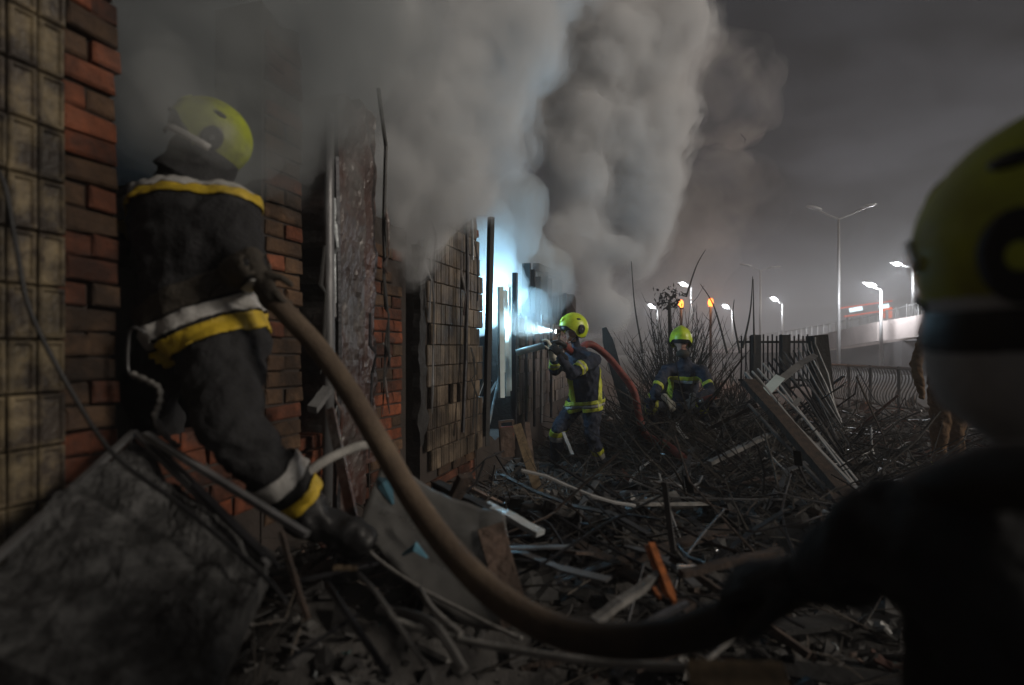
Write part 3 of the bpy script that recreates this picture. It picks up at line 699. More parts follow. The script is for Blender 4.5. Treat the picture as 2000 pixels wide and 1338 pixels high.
hose('fire_hose', 'red fire hose hanging from the standing firefighter\'s shoulder to the rubble', [P(1104, 676, 5.85), P(1122, 688, 6.12), P(1150, 672, 6.22), P(1182, 692, 6.3), P(1213, 728, 6.3), P(1238, 765, 6.25), P(1248, 812, 6.2), P(1262, 850, 6.1), P(1300, 868, 5.9), P(1340, 900, 5.3)], .040, 'hose_red')

# ---- crouching firefighter by the bush
hd3 = P(1331, 668, 6.55)
J = dict(pel=P(1332, 800, 6.9), neck=P(1338, 706, 6.72), head=hd3, sL=P(1371, 722, 6.66), sR=P(1302, 724, 6.72), eL=P(1388, 764, 6.45), eR=P(1278, 768, 6.5),
         wL=P(1352, 780, 6.22), wR=P(1302, 782, 6.22), hL=P(1350, 806, 6.86), hR=P(1312, 806, 6.88), kL=P(1372, 786, 6.42), kR=P(1270, 788, 6.44), aL=P(1372, 852, 6.6), aR=P(1282, 852, 6.6))
fire3, me3, body3 = figure('firefighter in lime helmet crouching in the rubble beneath the bare bush', J, (-.15, -1, 0), (-.3, -1, -.25), (0, -.1, 1))
hl3, surf3, fr3 = helmet(body3, hd3 + V((0, .02, .035)), (-.3, -1, -.12), (0, -.1, 1))
ax = (J['neck'] - J['pel']).normalized(); q = J['pel'].lerp(J['neck'], .72)
band(me3, q, ax, .022, .27, .006, 'band_yellow', body3); band(me3, q - ax * .04, ax, .014, .27, .006, 'band_silver', body3)
vstrip(me3, J['pel'].lerp(J['neck'], .45) - V((.16, 0, 0)), (1, 0, 0), .022, ax, -.12, .14, (-.2, -1, 0), 'band_yellow', body3)
for S in 'LR':
    d = (J['k' + S] - J['h' + S]).normalized(); band(me3, J['k' + S] - d * .03, d, .024, .12, .007, 'band_yellow', body3)
    d = (J['e' + S] - J['s' + S]).normalized(); band(me3, J['s' + S].lerp(J['e' + S], .7), d, .02, .1, .006, 'band_yellow', body3)
hand(body3, P(1302, 780, 6.2), (.3, -.6, -.5), (.2, -.3, -.9), 'glove_pale', .9, 1, 1.05)
hand(body3, P(1352, 778, 6.2), (-.3, -.6, -.5), (-.2, -.3, -.9), 'flap_grey', .9, -1, 1.05)
mb = MB(); mb.tube([surf3(1.4, -.3, 1.02), surf3(1.5, -.75, .95), hd3 + V((.09, -.02, -.13))], .009, 6); mb.build('chin_strap', 'flap_grey', hl3)
mb = MB(); mb.ell(hd3 + V((.0, -.05, -.135)), V((.075, 0, 0)), V((0, .07, 0)), V((0, 0, .05))); mb.build('collar', 'suit_brown', body3, smooth=True)
tool = thing('rescue_tool', 'red and white ended tool lying by the crouching firefighter\'s knee', 'tool', P(1376, 783, 6.2))
mb = MB(); mb.tube([P(1396, 774, 6.2), P(1372, 782, 6.15)], [.03, .035], 10); mb.build('barrel', 'red_paint', tool, smooth=True)
mb = MB(); mb.tube([P(1373, 782, 6.15), P(1366, 785, 6.13)], [.028, .014], 10); mb.build('tip', 'foil', tool, smooth=True)

# ---- firefighter climbing into the near opening
hd1 = P(408, 278, 2.02)
J = dict(pel=P(400, 640, 1.92), neck=P(368, 352, 1.98), head=hd1, sL=P(285, 400, 2.05), sR=P(448, 420, 1.90), eL=P(268, 500, 2.25), eR=P(474, 520, 1.83),
         wL=P(250, 470, 2.5), wR=P(498, 522, 1.76), hL=P(352, 690, 2.0), hR=P(430, 690, 1.86), kL=P(290, 770, 2.0), kR=P(452, 842, 1.66), aL=P(330, 900, 2.15), aR=P(590, 978, 1.80))
J['pel'] = P(398, 640, 1.94)
J['tR'] = P(700, 1060, 1.80); J['tL'] = J['aL'] + V((-.12, .1, -.05))
fire1, me1, body1 = figure('firefighter in dark sooty turnout gear climbing through the near wall opening, seen from behind', J, (-.5, .86, 0), (-.78, -.42, .46), (.42, .1, 1), suit='suit_dark', hs=.8, r=1.32, skin_head=False, facebits=False, base=P(590, 1020, 1.8))
hl1, surf1, fr1 = helmet(body1, hd1 + V((.0, .0, .02)), (-.78, -.42, .46), (.42, .1, 1), s=.86, shell='helmet_dusty')
hc1 = V(hd1); f1, l1, u1 = fr1
mb = MB(); mb.loft([[hc1 + (f1 * math.cos(t) * a + l1 * math.sin(t) * b) - u1 * h_ - f1 * .015 for t in [2 * math.pi * k / 24 for k in range(24)]] for a, b, h_ in ((.108, .095, .03), (.115, .102, .07), (.108, .096, .11), (.125, .125, .16))], cap=False)
o = mb.build('neck_flap', 'suit_dark', hl1, smooth=True)
mb = MB(); vs = []
for i in range(3):
    for j in range(13):
        a = -.2 + 1.9 * j / 12; vs.append(hc1 + (f1 * math.cos(a) * .142 + l1 * math.sin(a) * .124) - u1 * (.025 + i * .012) - f1 * .01)
mb.add(vs, [(i * 13 + j, (i + 1) * 13 + j, (i + 1) * 13 + j + 1, i * 13 + j + 1) for i in range(2) for j in range(12)]); o = mb.build('visor_frame', 'band_silver', hl1, smooth=True); md = o.modifiers.new('t', 'SOLIDIFY'); md.thickness = .004
ax = (J['neck'] - J['pel']).normalized(); axb = (ax + V((.22, 0, 0))).normalized()
q = P(370, 392, 1.9)
band(me1, q - ax * .005, ax + V((.10, .30, 0)), .022, .36, .008, 'band_gold', body1)
band(me1, q + ax * .045, ax + V((.10, .30, 0)), .020, .36, .008, 'band_silver', body1)
q = P(405, 640, 1.80); axd = (V((-.42, 0, 1))).normalized()
band(me1, q - axd * .020, axd, .030, .24, .010, 'band_gold', body1)
band(me1, q + axd * .045, axd, .024, .24, .010, 'band_silver', body1)
band(me1, q + axd * .115, axd, .038, .24, .008, 'suit_brown', body1, name='jacket_tail')
d = (J['kR'] - J['aR']).normalized()
band(me1, J['aR'] + d * .12, d, .026, .14, .010, 'band_silver', body1); band(me1, J['aR'] + d * .03, d, .026, .14, .010, 'band_gold', body1)
hand(body1, P(502, 528, 1.75), (.42, .05, -1), (.3, .8, 0), 'suit_brown', .9, 1, 1.0)
# carabiner hook and rope at the jacket hem
mb = MB(); pts = bez([P(283, 650, 1.75), P(262, 640, 1.75), P(252, 660, 1.76), P(250, 720, 1.76), P(262, 738, 1.75)], 6); mb.tube(pts, .005, 6); mb.build('hook', 'grey_metal', body1, smooth=True)
mb = MB(); pts = bez([P(258, 730, 1.75), P(290, 745, 1.73), P(312, 760, 1.72), P(312, 790, 1.72), P(303, 815, 1.72), P(330, 858, 1.72), P(350, 872, 1.74)], 6); mb.tube(pts, [.009 + .003 * math.sin(i * 2) for i in range(len(pts))], 6); mb.build('rope', 'rubble_grey', body1, smooth=True)

# ---- firefighter near the camera on the right
hd4 = P(2092, 470, .70); f4 = V((-.30, .95, 0))
J = dict(pel=V((.60, .60, .86)), neck=V((.69, .66, 1.27)), head=hd4 + V((0, 0, -.02)), sL=V((.48, .60, 1.18)), sR=V((.85, .74, 1.21)), eL=P(1748, 1040, .67), eR=V((.95, .9, .95)),
         wL=P(1600, 1125, .80), wR=V((.75, 1.1, .95)), hL=V((.56, .58, .82)), hR=V((.76, .68, .82)), kL=V((.55, .68, .45)), kR=V((.78, .78, .45)), aL=V((.55, .58, .12)), aR=V((.8, .66, .12)))
fire4, me4, body4 = figure('firefighter close by the camera, blurred dark shoulder and scuffed lime helmet turned away', J, f4, f4, (0, 0, 1), suit='suit_dark', voxel=.014, r=1.12, skin_head=False, facebits=False)
hl4, surf4, fr4 = helmet(body4, hd4, f4, (-.05, 0, 1), s=1.1, detail=36, shell='helmet_worn', low=True)
f_, l_, u_ = fr4
mb = MB(); mb.loft([[hd4 + (f_ * math.cos(t) * a + l_ * math.sin(t) * b) - u_ * h_ + V((max(0, h_ - .10) * .22, 0, 0)) for t in [2 * math.pi * k / 28 for k in range(28)]] for a, b, h_ in ((.16, .128, .045), (.168, .138, .11), (.172, .146, .16), (.165, .140, .205), (.12, .11, .25))], cap=False)
mb.build('neck_flap', 'neck_cloth', hl4, smooth=True)
mb = MB(); mb.loft([[hd4 + (f_ * math.cos(t) * a + l_ * math.sin(t) * b) - u_ * h_ for t in [2 * math.pi * k / 28 for k in range(28)]] for a, b, h_ in ((.165, .134, .08), (.170, .140, .112), (.162, .134, .135))], cap=False)
o = mb.build('head_band', 'rubber', hl4, smooth=True)
mb = MB(); mb.beam(surf4(.62, .10, 1.01), surf4(.88, -.10, 1.02), .012, .02); mb.build('pale_visor_edge', 'white_frame', hl4)  # pale bar paints in the bright reflection along the visor edge
hand(body4, P(1590, 1130, .81), (-.6, .5, -.2), (0, .4, -1), 'suit_dark', 1.0, 1, 1.1)

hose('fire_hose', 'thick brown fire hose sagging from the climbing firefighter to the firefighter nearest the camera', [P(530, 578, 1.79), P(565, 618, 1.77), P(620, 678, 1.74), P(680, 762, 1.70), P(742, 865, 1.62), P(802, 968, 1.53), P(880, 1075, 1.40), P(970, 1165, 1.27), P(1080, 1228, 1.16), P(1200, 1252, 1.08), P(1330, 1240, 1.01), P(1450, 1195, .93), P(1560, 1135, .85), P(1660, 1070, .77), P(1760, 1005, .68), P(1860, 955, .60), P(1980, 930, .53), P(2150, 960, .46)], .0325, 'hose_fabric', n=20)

# ---- standing rescuer in tan gear behind
J = dict(pel=P(1850, 770, 5.6), neck=P(1852, 610, 5.6), head=P(1856, 575, 5.55), sL=P(1895, 640, 5.6), sR=P(1812, 640, 5.6), eL=P(1905, 700, 5.6), eR=P(1788, 712, 5.55), wL=P(1890, 750, 5.4), wR=P(1800, 775, 5.4),
         hL=P(1868, 775, 5.6), hR=P(1836, 775, 5.6), kL=P(1868, 860, 5.6), kR=P(1834, 860, 5.6), aL=P(1872, 945, 5.6), aR=P(1834, 945, 5.6))
per5, me5, body5 = figure('rescuer standing in tan uniform behind the nearest helmet, beside the wavy railing', J, (.3, -1, 0), (.3, -1, 0), (0, 0, 1), suit='suit_tan')
for o_ in (.02, .09, .15):
    for S in 'LR': band(me5, J['a' + S].lerp(J['k' + S], .12) + V((0, 0, o_)), (0, 0, 1), .014, .12, .006, 'band_yellow', body5)
helmet(body5, J['head'] + V((0, 0, .03)), (.3, -1, 0), (0, 0, 1))

# ---------------------------------------------------------------- foreground debris
pan = thing('charred_panel', 'large sooty flat panel with metal edge rails leaning in the bottom left corner', 'panel', P(250, 1150, 1.3))
A, B, C_, D = P(262, 850, 1.72), P(524, 1112, 1.42), P(380, 1420, .98), P(-160, 1240, 1.05)
mb = MB(); n = 36; vs = []
for j in range(n + 1):
    for i in range(n + 1):
        p = (A.lerp(B, i / n)).lerp(D.lerp(C_, i / n), j / n)
        nn = noise.noise(p * 4) * .05 + noise.noise(p * 11) * .03 + noise.noise(p * 29) * .014
        vs.append(p + V((0, 0, nn)))
k = len(vs); fs = [(j * (n + 1) + i, (j + 1) * (n + 1) + i, (j + 1) * (n + 1) + i + 1, j * (n + 1) + i + 1) for j in range(n) for i in range(n)]
for q in (A, B, C_, D): vs.append(q - V((0, 0, .04)))
fs += [(k, k + 1, k + 2, k + 3)]
bd = [0, n, (n + 1) * (n + 1) - 1, n * (n + 1)]
ed = [list(range(n + 1)), [i * (n + 1) + n for i in range(n + 1)], [n * (n + 1) + i for i in range(n, -1, -1)], [i * (n + 1) for i in range(n, -1, -1)]]
for e_, a, b in zip(ed, (0, 1, 2, 3), (1, 2, 3, 0)): fs.append(tuple(e_) + (k + b, k + a))
mb.add(vs, fs); mb.build('sheet', 'slab_soot', pan, smooth=False)
for p, q, w in ((A, D, .016), (A + V((.02, -.03, -.05)), D + V((.05, 0, -.06)), .012), (A, B, .016), (P(375, 955, 1.55), P(515, 1095, 1.40), .012), (P(545, 1115, 1.42), P(300, 870, 1.66), .01)):
    mb = MB(); mb.beam(p + V((0, 0, .01)), q + V((0, 0, .01)), w, w * .9); mb.build('edge_rail', 'grey_metal' if w > .015 else 'dark_metal', pan)
mb = MB(); mb.beam(P(284, 848, 1.66), P(600, 1045, 1.50), .022, .015)
single(mb, 'metal_rail', 'grey_metal', 'thin dark metal rail running from the panel\'s peak toward the climber\'s boot', 'rail')
hose('cable', 'thin black cable draped down the tiled wall and across the sooty panel', [P(-40, 300, 1.35), P(5, 350, 1.36), P(30, 470, 1.37), P(60, 610, 1.38), P(140, 765, 1.42), P(225, 890, 1.42), P(350, 985, 1.40), P(505, 1115, 1.33), P(560, 1180, 1.3)], .0055, 'rubber', 'cable')
# clear sheet
sh = MB(); n = 22; vs = []
c0, c1, c2, c3 = P(745, 905, 2.15), P(700, 1022, 1.85), P(1010, 1235, 1.60), P(985, 1010, 2.05)
for j in range(n + 1):
    for i in range(n + 1):
        s_, t_ = i / n, j / n; p = c0.lerp(c1, s_).lerp(c3.lerp(c2, s_), t_)
        p = p + V((0, 0, -.07 * math.sin(math.pi * t_) * (.3 + s_) + .018 * noise.noise(p * 7) + .01 * noise.noise(p * 19)))
        vs.append(p)
sh.add(vs, [(j * (n + 1) + i, (j + 1) * (n + 1) + i, (j + 1) * (n + 1) + i + 1, j * (n + 1) + i + 1) for j in range(n) for i in range(n)])
o = single(sh, 'plastic_sheet', 'plastic_sheet', 'buckled grey glazing sheet sagging under the thick hose', 'sheet', smooth=True); md = o.modifiers.new('t', 'SOLIDIFY'); md.thickness = .012
hose('bent_trim', 'thin pale bent trim along the lower left rim of the grey sheet', [P(700, 1015, 1.85), P(712, 1060, 1.80), P(738, 1092, 1.77), P(820, 1148, 1.71), P(900, 1190, 1.66), P(962, 1222, 1.62), P(1020, 1248, 1.58)], .006, 'rubble_grey', 'trim', n=6)
for k, (a, b, w, lb) in enumerate([((738, 935, 2.06), (768, 985, 1.98), .03, 'blue plastic scrap stuck at the top of the grey sheet'), ((786, 1084, 1.78), (835, 1090, 1.76), .018, 'small blue plastic sliver low on the grey sheet'), ((805, 1010, 1.86), (838, 1058, 1.82), .015, 'blue plastic shard beside the thick hose on the sheet')]):
    mb = MB(); p, q = P(*a), P(*b); mb.tube([p, p.lerp(q, .5) + V((0, 0, .03)), q], [w * .3, w, w * .2], 5, .35); single(mb, 'plastic_scrap', 'blue_plastic', lb, 'scrap')
hose('pipe', 'pale curved hose end poking up behind the climbing firefighter\'s boot', [P(598, 925, 1.78), P(640, 897, 1.84), P(690, 875, 1.92), P(722, 868, 2.0)], .016, 'hose_pale', 'hose')
hose('hose', 'thin pale hose lying along the bottom of the rubble', [P(760, 1205, 1.45), P(840, 1235, 1.40), P(960, 1262, 1.32), P(1080, 1282, 1.24), P(1200, 1296, 1.18), P(1320, 1302, 1.12), P(1420, 1300, 1.08)], .0085, 'hose_pale', 'hose')
def plank(a, b, w, h, mat, label, name='plank', cat='plank', up=(0, 0, 1), splinter=0.0):
    a, b = P(*a), P(*b); mb = MB(); d = (b - a); L = d.length; d.normalize(); x = d.cross(V(up)).normalized(); y = x.cross(d)
    rings = []; n = 8
    for i in range(n + 1):
        t = i / n; c = a + d * L * t + y * .006 * noise.noise(a * 5 + d * t * 4); ww = w * (1 + .08 * noise.noise(a * 9 + V((t * 6, 0, 0)))); hh = h
        if i == n and splinter: ww *= .4
        rings.append([c + x * ww / 2 + y * hh / 2, c - x * ww / 2 + y * hh / 2, c - x * ww / 2 - y * hh / 2, c + x * ww / 2 - y * hh / 2])
    mb.loft(rings); return single(mb, name, mat, label, cat)
plank((960, 1032, 1.95), (1012, 1225, 1.62), .085, .03, 'paint_peeled', 'brown board with peeling paint standing between the grey sheet and the rubble', up=(0, -1, .3))
plank((1345, 1322, 1.02), (1535, 1330, 1.0), .05, .03, 'wood_pale', 'pale raw plank end at the bottom edge of the picture', up=(0, -.5, 1))
plank((1272, 1062, 1.85), (1318, 1178, 1.62), .020, .014, 'wood_orange', 'longest orange splinter of freshly broken wood', 'wood_splinter', 'splinter', splinter=1)
plank((1262, 1066, 1.86), (1302, 1166, 1.66), .012, .012, 'wood_orange', 'thinner orange splinter leaning on the longest one', 'wood_splinter', 'splinter', splinter=1)
plank((1264, 1130, 1.80), (1290, 1168, 1.70), .012, .01, 'wood_orange', 'short orange splinter at the foot of the two long ones', 'wood_splinter', 'splinter', splinter=1)
plank((948, 984, 2.4), (1056, 1042, 2.2), .05, .02, 'foil', 'bent shiny metal channel lying across the rubble', 'metal_channel', 'metal channel')
plank((850, 950, 2.5), (952, 1000, 2.35), .05, .05, 'char', 'charred beam end touching the shiny metal channel', 'burnt_beam', 'beam')
plank((1160, 1215, 1.55), (1290, 1120, 1.75), .028, .02, 'rubble_grey', 'grey broken lath rising left of the orange splinters', 'lath', 'lath')
plank((1330, 1120, 1.8), (1525, 1075, 1.9), .03, .02, 'wood_burnt', 'sooty lath lying just below the mid rubble, right of the splinters', 'lath', 'lath')
plank((1322, 1107, 1.95), (1372, 1108, 1.95), .018, .012, 'foil', 'small white slotted strip in the rubble right of the splinters', 'metal_strip', 'strip')
plank((1385, 905, 4.2), (1500, 850, 4.6), .045, .03, 'rubble_grey', 'pale broken lath propped left of the long diagonal beam', 'lath', 'lath')
plank((645, 800, 2.2), (690, 1015, 1.95), .035, .02, 'burnt_plaster', 'leaning grey batten standing before the blistered pillar', 'batten', 'batten', up=(0, -1, 0))
plank((610, 800, 2.3), (640, 760, 2.45), .04, .03, 'flap_grey', 'small torn sheet scrap hanging at the foot of the downpipe', 'scrap', 'scrap', up=(0, -1, 0))
plank((548, 1040, 1.5), (600, 1210, 1.35), .012, .01, 'wood_burnt', 'brown stick standing by the corner of the sooty panel', 'stick', 'stick', up=(0, -1, 0))
plank((652, 1110, 1.5), (698, 1108, 1.5), .016, .008, 'wood_pale', 'tiny pale wood chip under the climber\'s boot', 'wood_chip', 'wood chip')
plank((1010, 830, 4.6), (1060, 985, 4.0), .07, .02, 'wood_pale', 'splintered pale board leaning near the standing firefighter\'s shin', up=(0, -1, .2))
plank((1030, 826, 4.7), (1045, 960, 4.2), .04, .02, 'paint_peeled', 'peeling narrow board standing left of the splintered pale board', up=(0, -1, .2))
plank((1100, 845, 5.2), (1118, 888, 5.0), .03, .012, 'foil', 'bright bent metal sliver against the standing firefighter\'s leg', 'metal_sliver', 'metal')
plank((1238, 850, 6.95), (1180, 640, 7.0), .13, .03, 'char', 'charred pointed board leaning behind the standing firefighter\'s shoulder', 'burnt_board', 'board', up=(0, -1, 0), splinter=1)
# small broken red chair in front of the wall
ch = thing('broken_chair', 'small broken chair with dull red rungs at the foot of the tiled wall', 'chair', P(990, 870, 4.8))
for a, b, nm in (((976, 822), (978, 880), 'leg'), ((1002, 820), (1004, 878), 'leg'), ((977, 836), (1002, 834), 'rung'), ((977, 850), (1003, 848), 'rung'), ((976, 824), (1002, 821), 'top_rail'), ((978, 864), (1003, 862), 'seat')):
    mb = MB(); mb.beam(P(*a, 4.8), P(*b, 4.8), .022 if nm != 'seat' else .03, .02 if nm != 'seat' else .25, up=(0, 0, 1) if nm in ('rung', 'top_rail', 'seat') else (0, -1, 0)); mb.build(nm, 'red_paint' if nm == 'rung' else 'paint_peeled', ch)
# shiny wheel-like fitting in the rubble, right
wh = thing('chrome_fitting', 'shiny chrome ring fitting with short arm lying at the end of the diagonal beam', 'fitting', P(1635, 1030, 3.0))
mb = MB(); cc = P(1640, 1022, 2.9); ring_ = [cc + V((.03 * math.cos(t), .02 * math.sin(t), .05 * math.sin(t))) for t in [2 * math.pi * k / 20 for k in range(21)]]; mb.tube(ring_, .007, 6); mb.build('ring', 'wet_metal', wh, smooth=True)
mb = MB(); mb.tube([P(1606, 998, 2.95), P(1630, 1010, 2.92)], .013, 8); mb.build('arm', 'foil', wh, smooth=True)
mb = MB(); mb.tube([P(1582, 1024, 2.9), P(1600, 1008, 2.92), P(1618, 1030, 2.9)], .005, 6); mb.build('bracket', 'wet_metal', wh)

# ---- scattered rubble, twigs: nobody could count
def visible(x, y): return abs(x) < y * 1.0 + .3
rk = random.Random(21)
base_mesh = []
def chunk(mb, c, s, kind):
    if kind == 0:   # irregular stone
        pts = [V((rk.uniform(-1, 1), rk.uniform(-1, 1), rk.uniform(-1, 1))).normalized() * rk.uniform(.75, 1.1) for _ in range(6)]
        a = V((rk.uniform(.6, 1), 0, 0)); q = Matrix.Rotation(rk.uniform(0, 6), 3, V((rk.random(), rk.random(), rk.random() + .1)).normalized())
        base = [V((1, 0, 0)), V((-1, 0, 0)), V((0, 1, 0)), V((0, -1, 0)), V((0, 0, 1)), V((0, 0, -1)), V((.7, .7, .5)), V((-.7, -.6, .6))]
        vs = [c + q @ V((b.x * s * rk.uniform(.7, 1.2), b.y * s * rk.uniform(.6, 1.1), b.z * s * rk.uniform(.5, .9))) for b in base[:6]]
        mb.add(vs, [(0, 2, 4), (2, 1, 4), (1, 3, 4), (3, 0, 4), (2, 0, 5), (1, 2, 5), (3, 1, 5), (0, 3, 5)])
    else:           # flat shard
        q = Matrix.Rotation(rk.uniform(-.7, .7), 3, 'X') @ Matrix.Rotation(rk.uniform(0, 6), 3, 'Z') @ Matrix.Rotation(rk.uniform(-.7, .7), 3, 'Y')
        k_ = rk.randint(4, 6); ex = rk.uniform(.35, 1.0); th = s * rk.uniform(.04, .25); bend = rk.uniform(-.5, .5)
        ps = [(math.cos(6.283 * (i + rk.uniform(-.3, .3)) / k_) * s * rk.uniform(.6, 1.4), math.sin(6.283 * (i + rk.uniform(-.3, .3)) / k_) * s * rk.uniform(.5, 1.1) * ex) for i in range(k_)]
        tp = [c + q @ V((x, y, bend * x * x / max(s, 1e-3))) for x, y in ps]; nq = q @ V((0, 0, th))
        ce = c + q @ V((0, 0, th * 1.3)); vs = tp + [p - nq for p in tp] + [ce]
        fs = [(i, (i + 1) % k_, 2 * k_) for i in range(k_)] + [(i, i + k_, (i + 1) % k_ + k_, (i + 1) % k_) for i in range(k_)] + [tuple(range(2 * k_ - 1, k_ - 1, -1))]
        mb.add(vs, fs)
def scatter(n, name, mats, size, kinds, region, wts, label=None, lift=.3, shift=.0):
    mb = MB(); k = 0
    while k < n:
        y = region[2] + (region[3] - region[2]) * rk.random() ** 1.3; x = rk.uniform(max(region[0], -y * 1.0 - .2), min(region[1], y * 1.0 + .4))
        if x > region[1] or x < region[0] or not visible(x, y): k += .02; continue
        if (V((x, y, 0)) - WA).dot(WN) < .02: k += .02; continue
        s = size * (.4 + 1.4 * rk.random() ** 2.2) * (.55 + y * .12)
        mb.cur = rk.choices(range(len(mats)), wts)[0]
        chunk(mb, V((x, y, H(x, y) + s * lift)), s, rk.choice(kinds)); k += 1
    return mb.build(name, mats, kind='stuff')
scatter(6500, 'rubble', ['rubble_dark', 'rubble_grey', 'rubble_red', 'char'], .050, (0, 1, 1), (-1.2, 9, 1.0, 11), (7, .9, .3, 3.5))
scatter(4500, 'paper_and_leaf_litter', ['rubble_grey', 'twig_pale', 'paint_peeled', 'rubble_dark'], .018, (1, 1), (-1.0, 6, 1.1, 9), (3, 1, 1, 6), lift=1.6)
scatter(1100, 'glinting_scraps', ['wet_metal', 'foil', 'plastic_sheet', 'teal_plastic', 'paint_peeled'], .020, (1,), (-1.0, 8, 1.2, 10), (5, 1.5, 4, 1.5, 4), lift=1.2)
scatter(900, 'broken_brick_rubble', ['rubble_red', 'wood_burnt', 'paint_peeled', 'rubble_dark'], .05, (1, 1, 0), (3.0, 10, 5.5, 14), (2, 4, 2, 3), lift=.4)
def twigs(n, name, mat, region, Lr, rr_, up, weight=None):
    mb = MB(); k = 0
    while k < n:
        y = region[2] + (region[3] - region[2]) * rk.random() ** 1.2; x = rk.uniform(region[0], region[1])
        if not visible(x, y) or (V((x, y, 0)) - WA).dot(WN) < .1: k += .02; continue
        if .03 < x / y < .2 and 4.2 < y < 6.4 and rk.random() < .75: k += .02; continue
        L = rk.uniform(*Lr) * (.6 + .1 * y); a = rk.uniform(0, 2 * math.pi); el = rk.uniform(-.1, up)
        d = V((math.cos(a) * math.cos(el), math.sin(a) * math.cos(el), math.sin(el)))
        p = V((x, y, H(x, y) + rk.uniform(0, .10))); b = V((rk.uniform(-1, 1), rk.uniform(-1, 1), rk.uniform(-.3, .6))) * L * .12
        r0 = rk.uniform(*rr_) * (.5 + y * .13)
        pts = [p, p + d * L * .35 + b * .7, p + d * L * .7 + b, p + d * L + b * rk.uniform(-.5, 1.5)]
        mb.tube(pts, [r0, r0 * .85, r0 * .65, r0 * .3], 4)
        if rk.random() < .5:
            q = pts[1]; d2 = (d + V((rk.uniform(-1, 1), rk.uniform(-1, 1), rk.uniform(-.2, .8))) * .8).normalized()
            mb.tube([q, q + d2 * L * .25, q + d2 * L * .45 + V((0, 0, .02))], [r0 * .6, r0 * .45, r0 * .2], 4)
        k += 1
    return mb.build(name, mat, kind='stuff')
twigs(1100, 'fallen_branches', 'twig', (-1.0, 6.0, 1.1, 9.0), (.15, .7), (.003, .010), .55)
twigs(420, 'pale_fallen_twigs', 'twig_pale', (-.9, 5.0, 1.3, 8.0), (.15, .55), (.002, .006), .6)
def tangle(n, name, mats, wts, region, Lr, r_):
    mb = MB(); k = 0
    while k < n:
        y = region[2] + (region[3] - region[2]) * rk.random() ** 1.1; x = rk.uniform(region[0], region[1])
        if not visible(x, y) or (V((x, y, 0)) - WA).dot(WN) < .15: k += .02; continue
        if .02 < x / y < .21 and 3.6 < y < 6.6: k += .02; continue
        L = rk.uniform(*Lr); a = rk.uniform(0, 6.28); el = rk.gauss(.1, .28); d = V((math.cos(a) * math.cos(el), math.sin(a) * math.cos(el), math.sin(el)))
        p = V((x, y, H(x, y) + rk.uniform(.0, .22))) - d * L * .5; pts = [p]; m_ = rk.randint(3, 5)
        for i in range(m_):
            d = (d + V((rk.gauss(0, .22), rk.gauss(0, .22), rk.gauss(0, .14)))).normalized(); p = p + d * L / m_; pts.append(V((p.x, p.y, max(p.z, H(p.x, p.y) - .02))))
        mb.cur = rk.choices(range(len(mats)), wts)[0]
        if rk.random() < .35:
            for i in range(len(pts) - 1): mb.beam(pts[i], pts[i + 1], r_ * rk.uniform(3, 7), r_)
        else: mb.tube(pts, r_ * rk.uniform(.5, 1.3), 5)
        k += 1
    return mb.build(name, mats, kind='stuff')
tangle(420, 'twisted_metal', ['dark_metal', 'grey_metal', 'pole_metal', 'wood_burnt'], (6, 3, 1, 3), (-.4, 4.5, 1.9, 7.5), (.35, 1.1), .007)
mb = MB()
for k in range(70):
    y = rk.uniform(1.8, 7.0); x = rk.uniform(-.4, y * .75)
    if (V((x, y, 0)) - WA).dot(WN) < .25 or (.02 < x / y < .21 and 3.4 < y < 6.6): continue
    mb.cur = rk.choices((0, 1, 2, 3), (5, 2, 2, 2))[0]; L = rk.uniform(.12, .42); a = rk.uniform(0, 6.28); el = rk.gauss(.05, .35); d = V((math.cos(a) * math.cos(el), math.sin(a) * math.cos(el), math.sin(el)))
    c = V((x, y, H(x, y) + .06 + abs(d.z) * L * .7)); mb.beam(c - d * L, c + d * L, rk.uniform(.03, .10), rk.uniform(.008, .03), up=(rk.uniform(-.6, .6), rk.uniform(-.6, .6), 1))
mb.build('broken_boards', ['wood_burnt', 'paint_peeled', 'rubble_grey', 'char'], kind='stuff')
tangle(110, 'far_twisted_metal', ['dark_metal', 'grey_metal', 'rubble_red', 'wood_burnt'], (4, 3, 3, 3), (2.5, 8, 5.5, 11), (.6, 1.8), .014)
mb = MB()
for k in range(60):
    y = rk.uniform(1.7, 6.5); x = rk.uniform(-.3, y * .8)
    if (V((x, y, 0)) - WA).dot(WN) < .35 or (.02 < x / y < .21 and 3.6 < y < 6.6): continue
    mb.cur = rk.choices((0, 1, 2, 3), (5, 3, 2, 2))[0]; n_ = 7; S_ = rk.uniform(.10, .26) * (.6 + .12 * y); q = Matrix.Rotation(rk.uniform(0, 6.28), 3, 'Z') @ Matrix.Rotation(rk.uniform(-.9, .9), 3, 'X'); c = V((x, y, H(x, y) + .08)); of = V((k * 3.1, 0, 0))
    mb.add([c + q @ V(((i / n_ - .5) * S_ * 1.6, (j / n_ - .5) * S_, S_ * .45 * noise.noise(of + V((i * .45, j * .45, 0))) + S_ * .2 * noise.noise(of + V((i * 1.3, j * 1.3, 4))))) for j in range(n_ + 1) for i in range(n_ + 1)],
           [(j * (n_ + 1) + i, j * (n_ + 1) + i + 1, (j + 1) * (n_ + 1) + i + 1, (j + 1) * (n_ + 1) + i) for j in range(n_) for i in range(n_)])
o = mb.build('crumpled_sheets', ['char', 'dark_metal', 'plastic_sheet', 'rubble_grey'], kind='stuff'); md = o.modifiers.new('t', 'SOLIDIFY'); md.thickness = .004
twigs(380, 'tangled_branches', 'twig', (1.0, 3.2, 3.2, 7.0), (.4, 1.1), (.004, .010), .9)
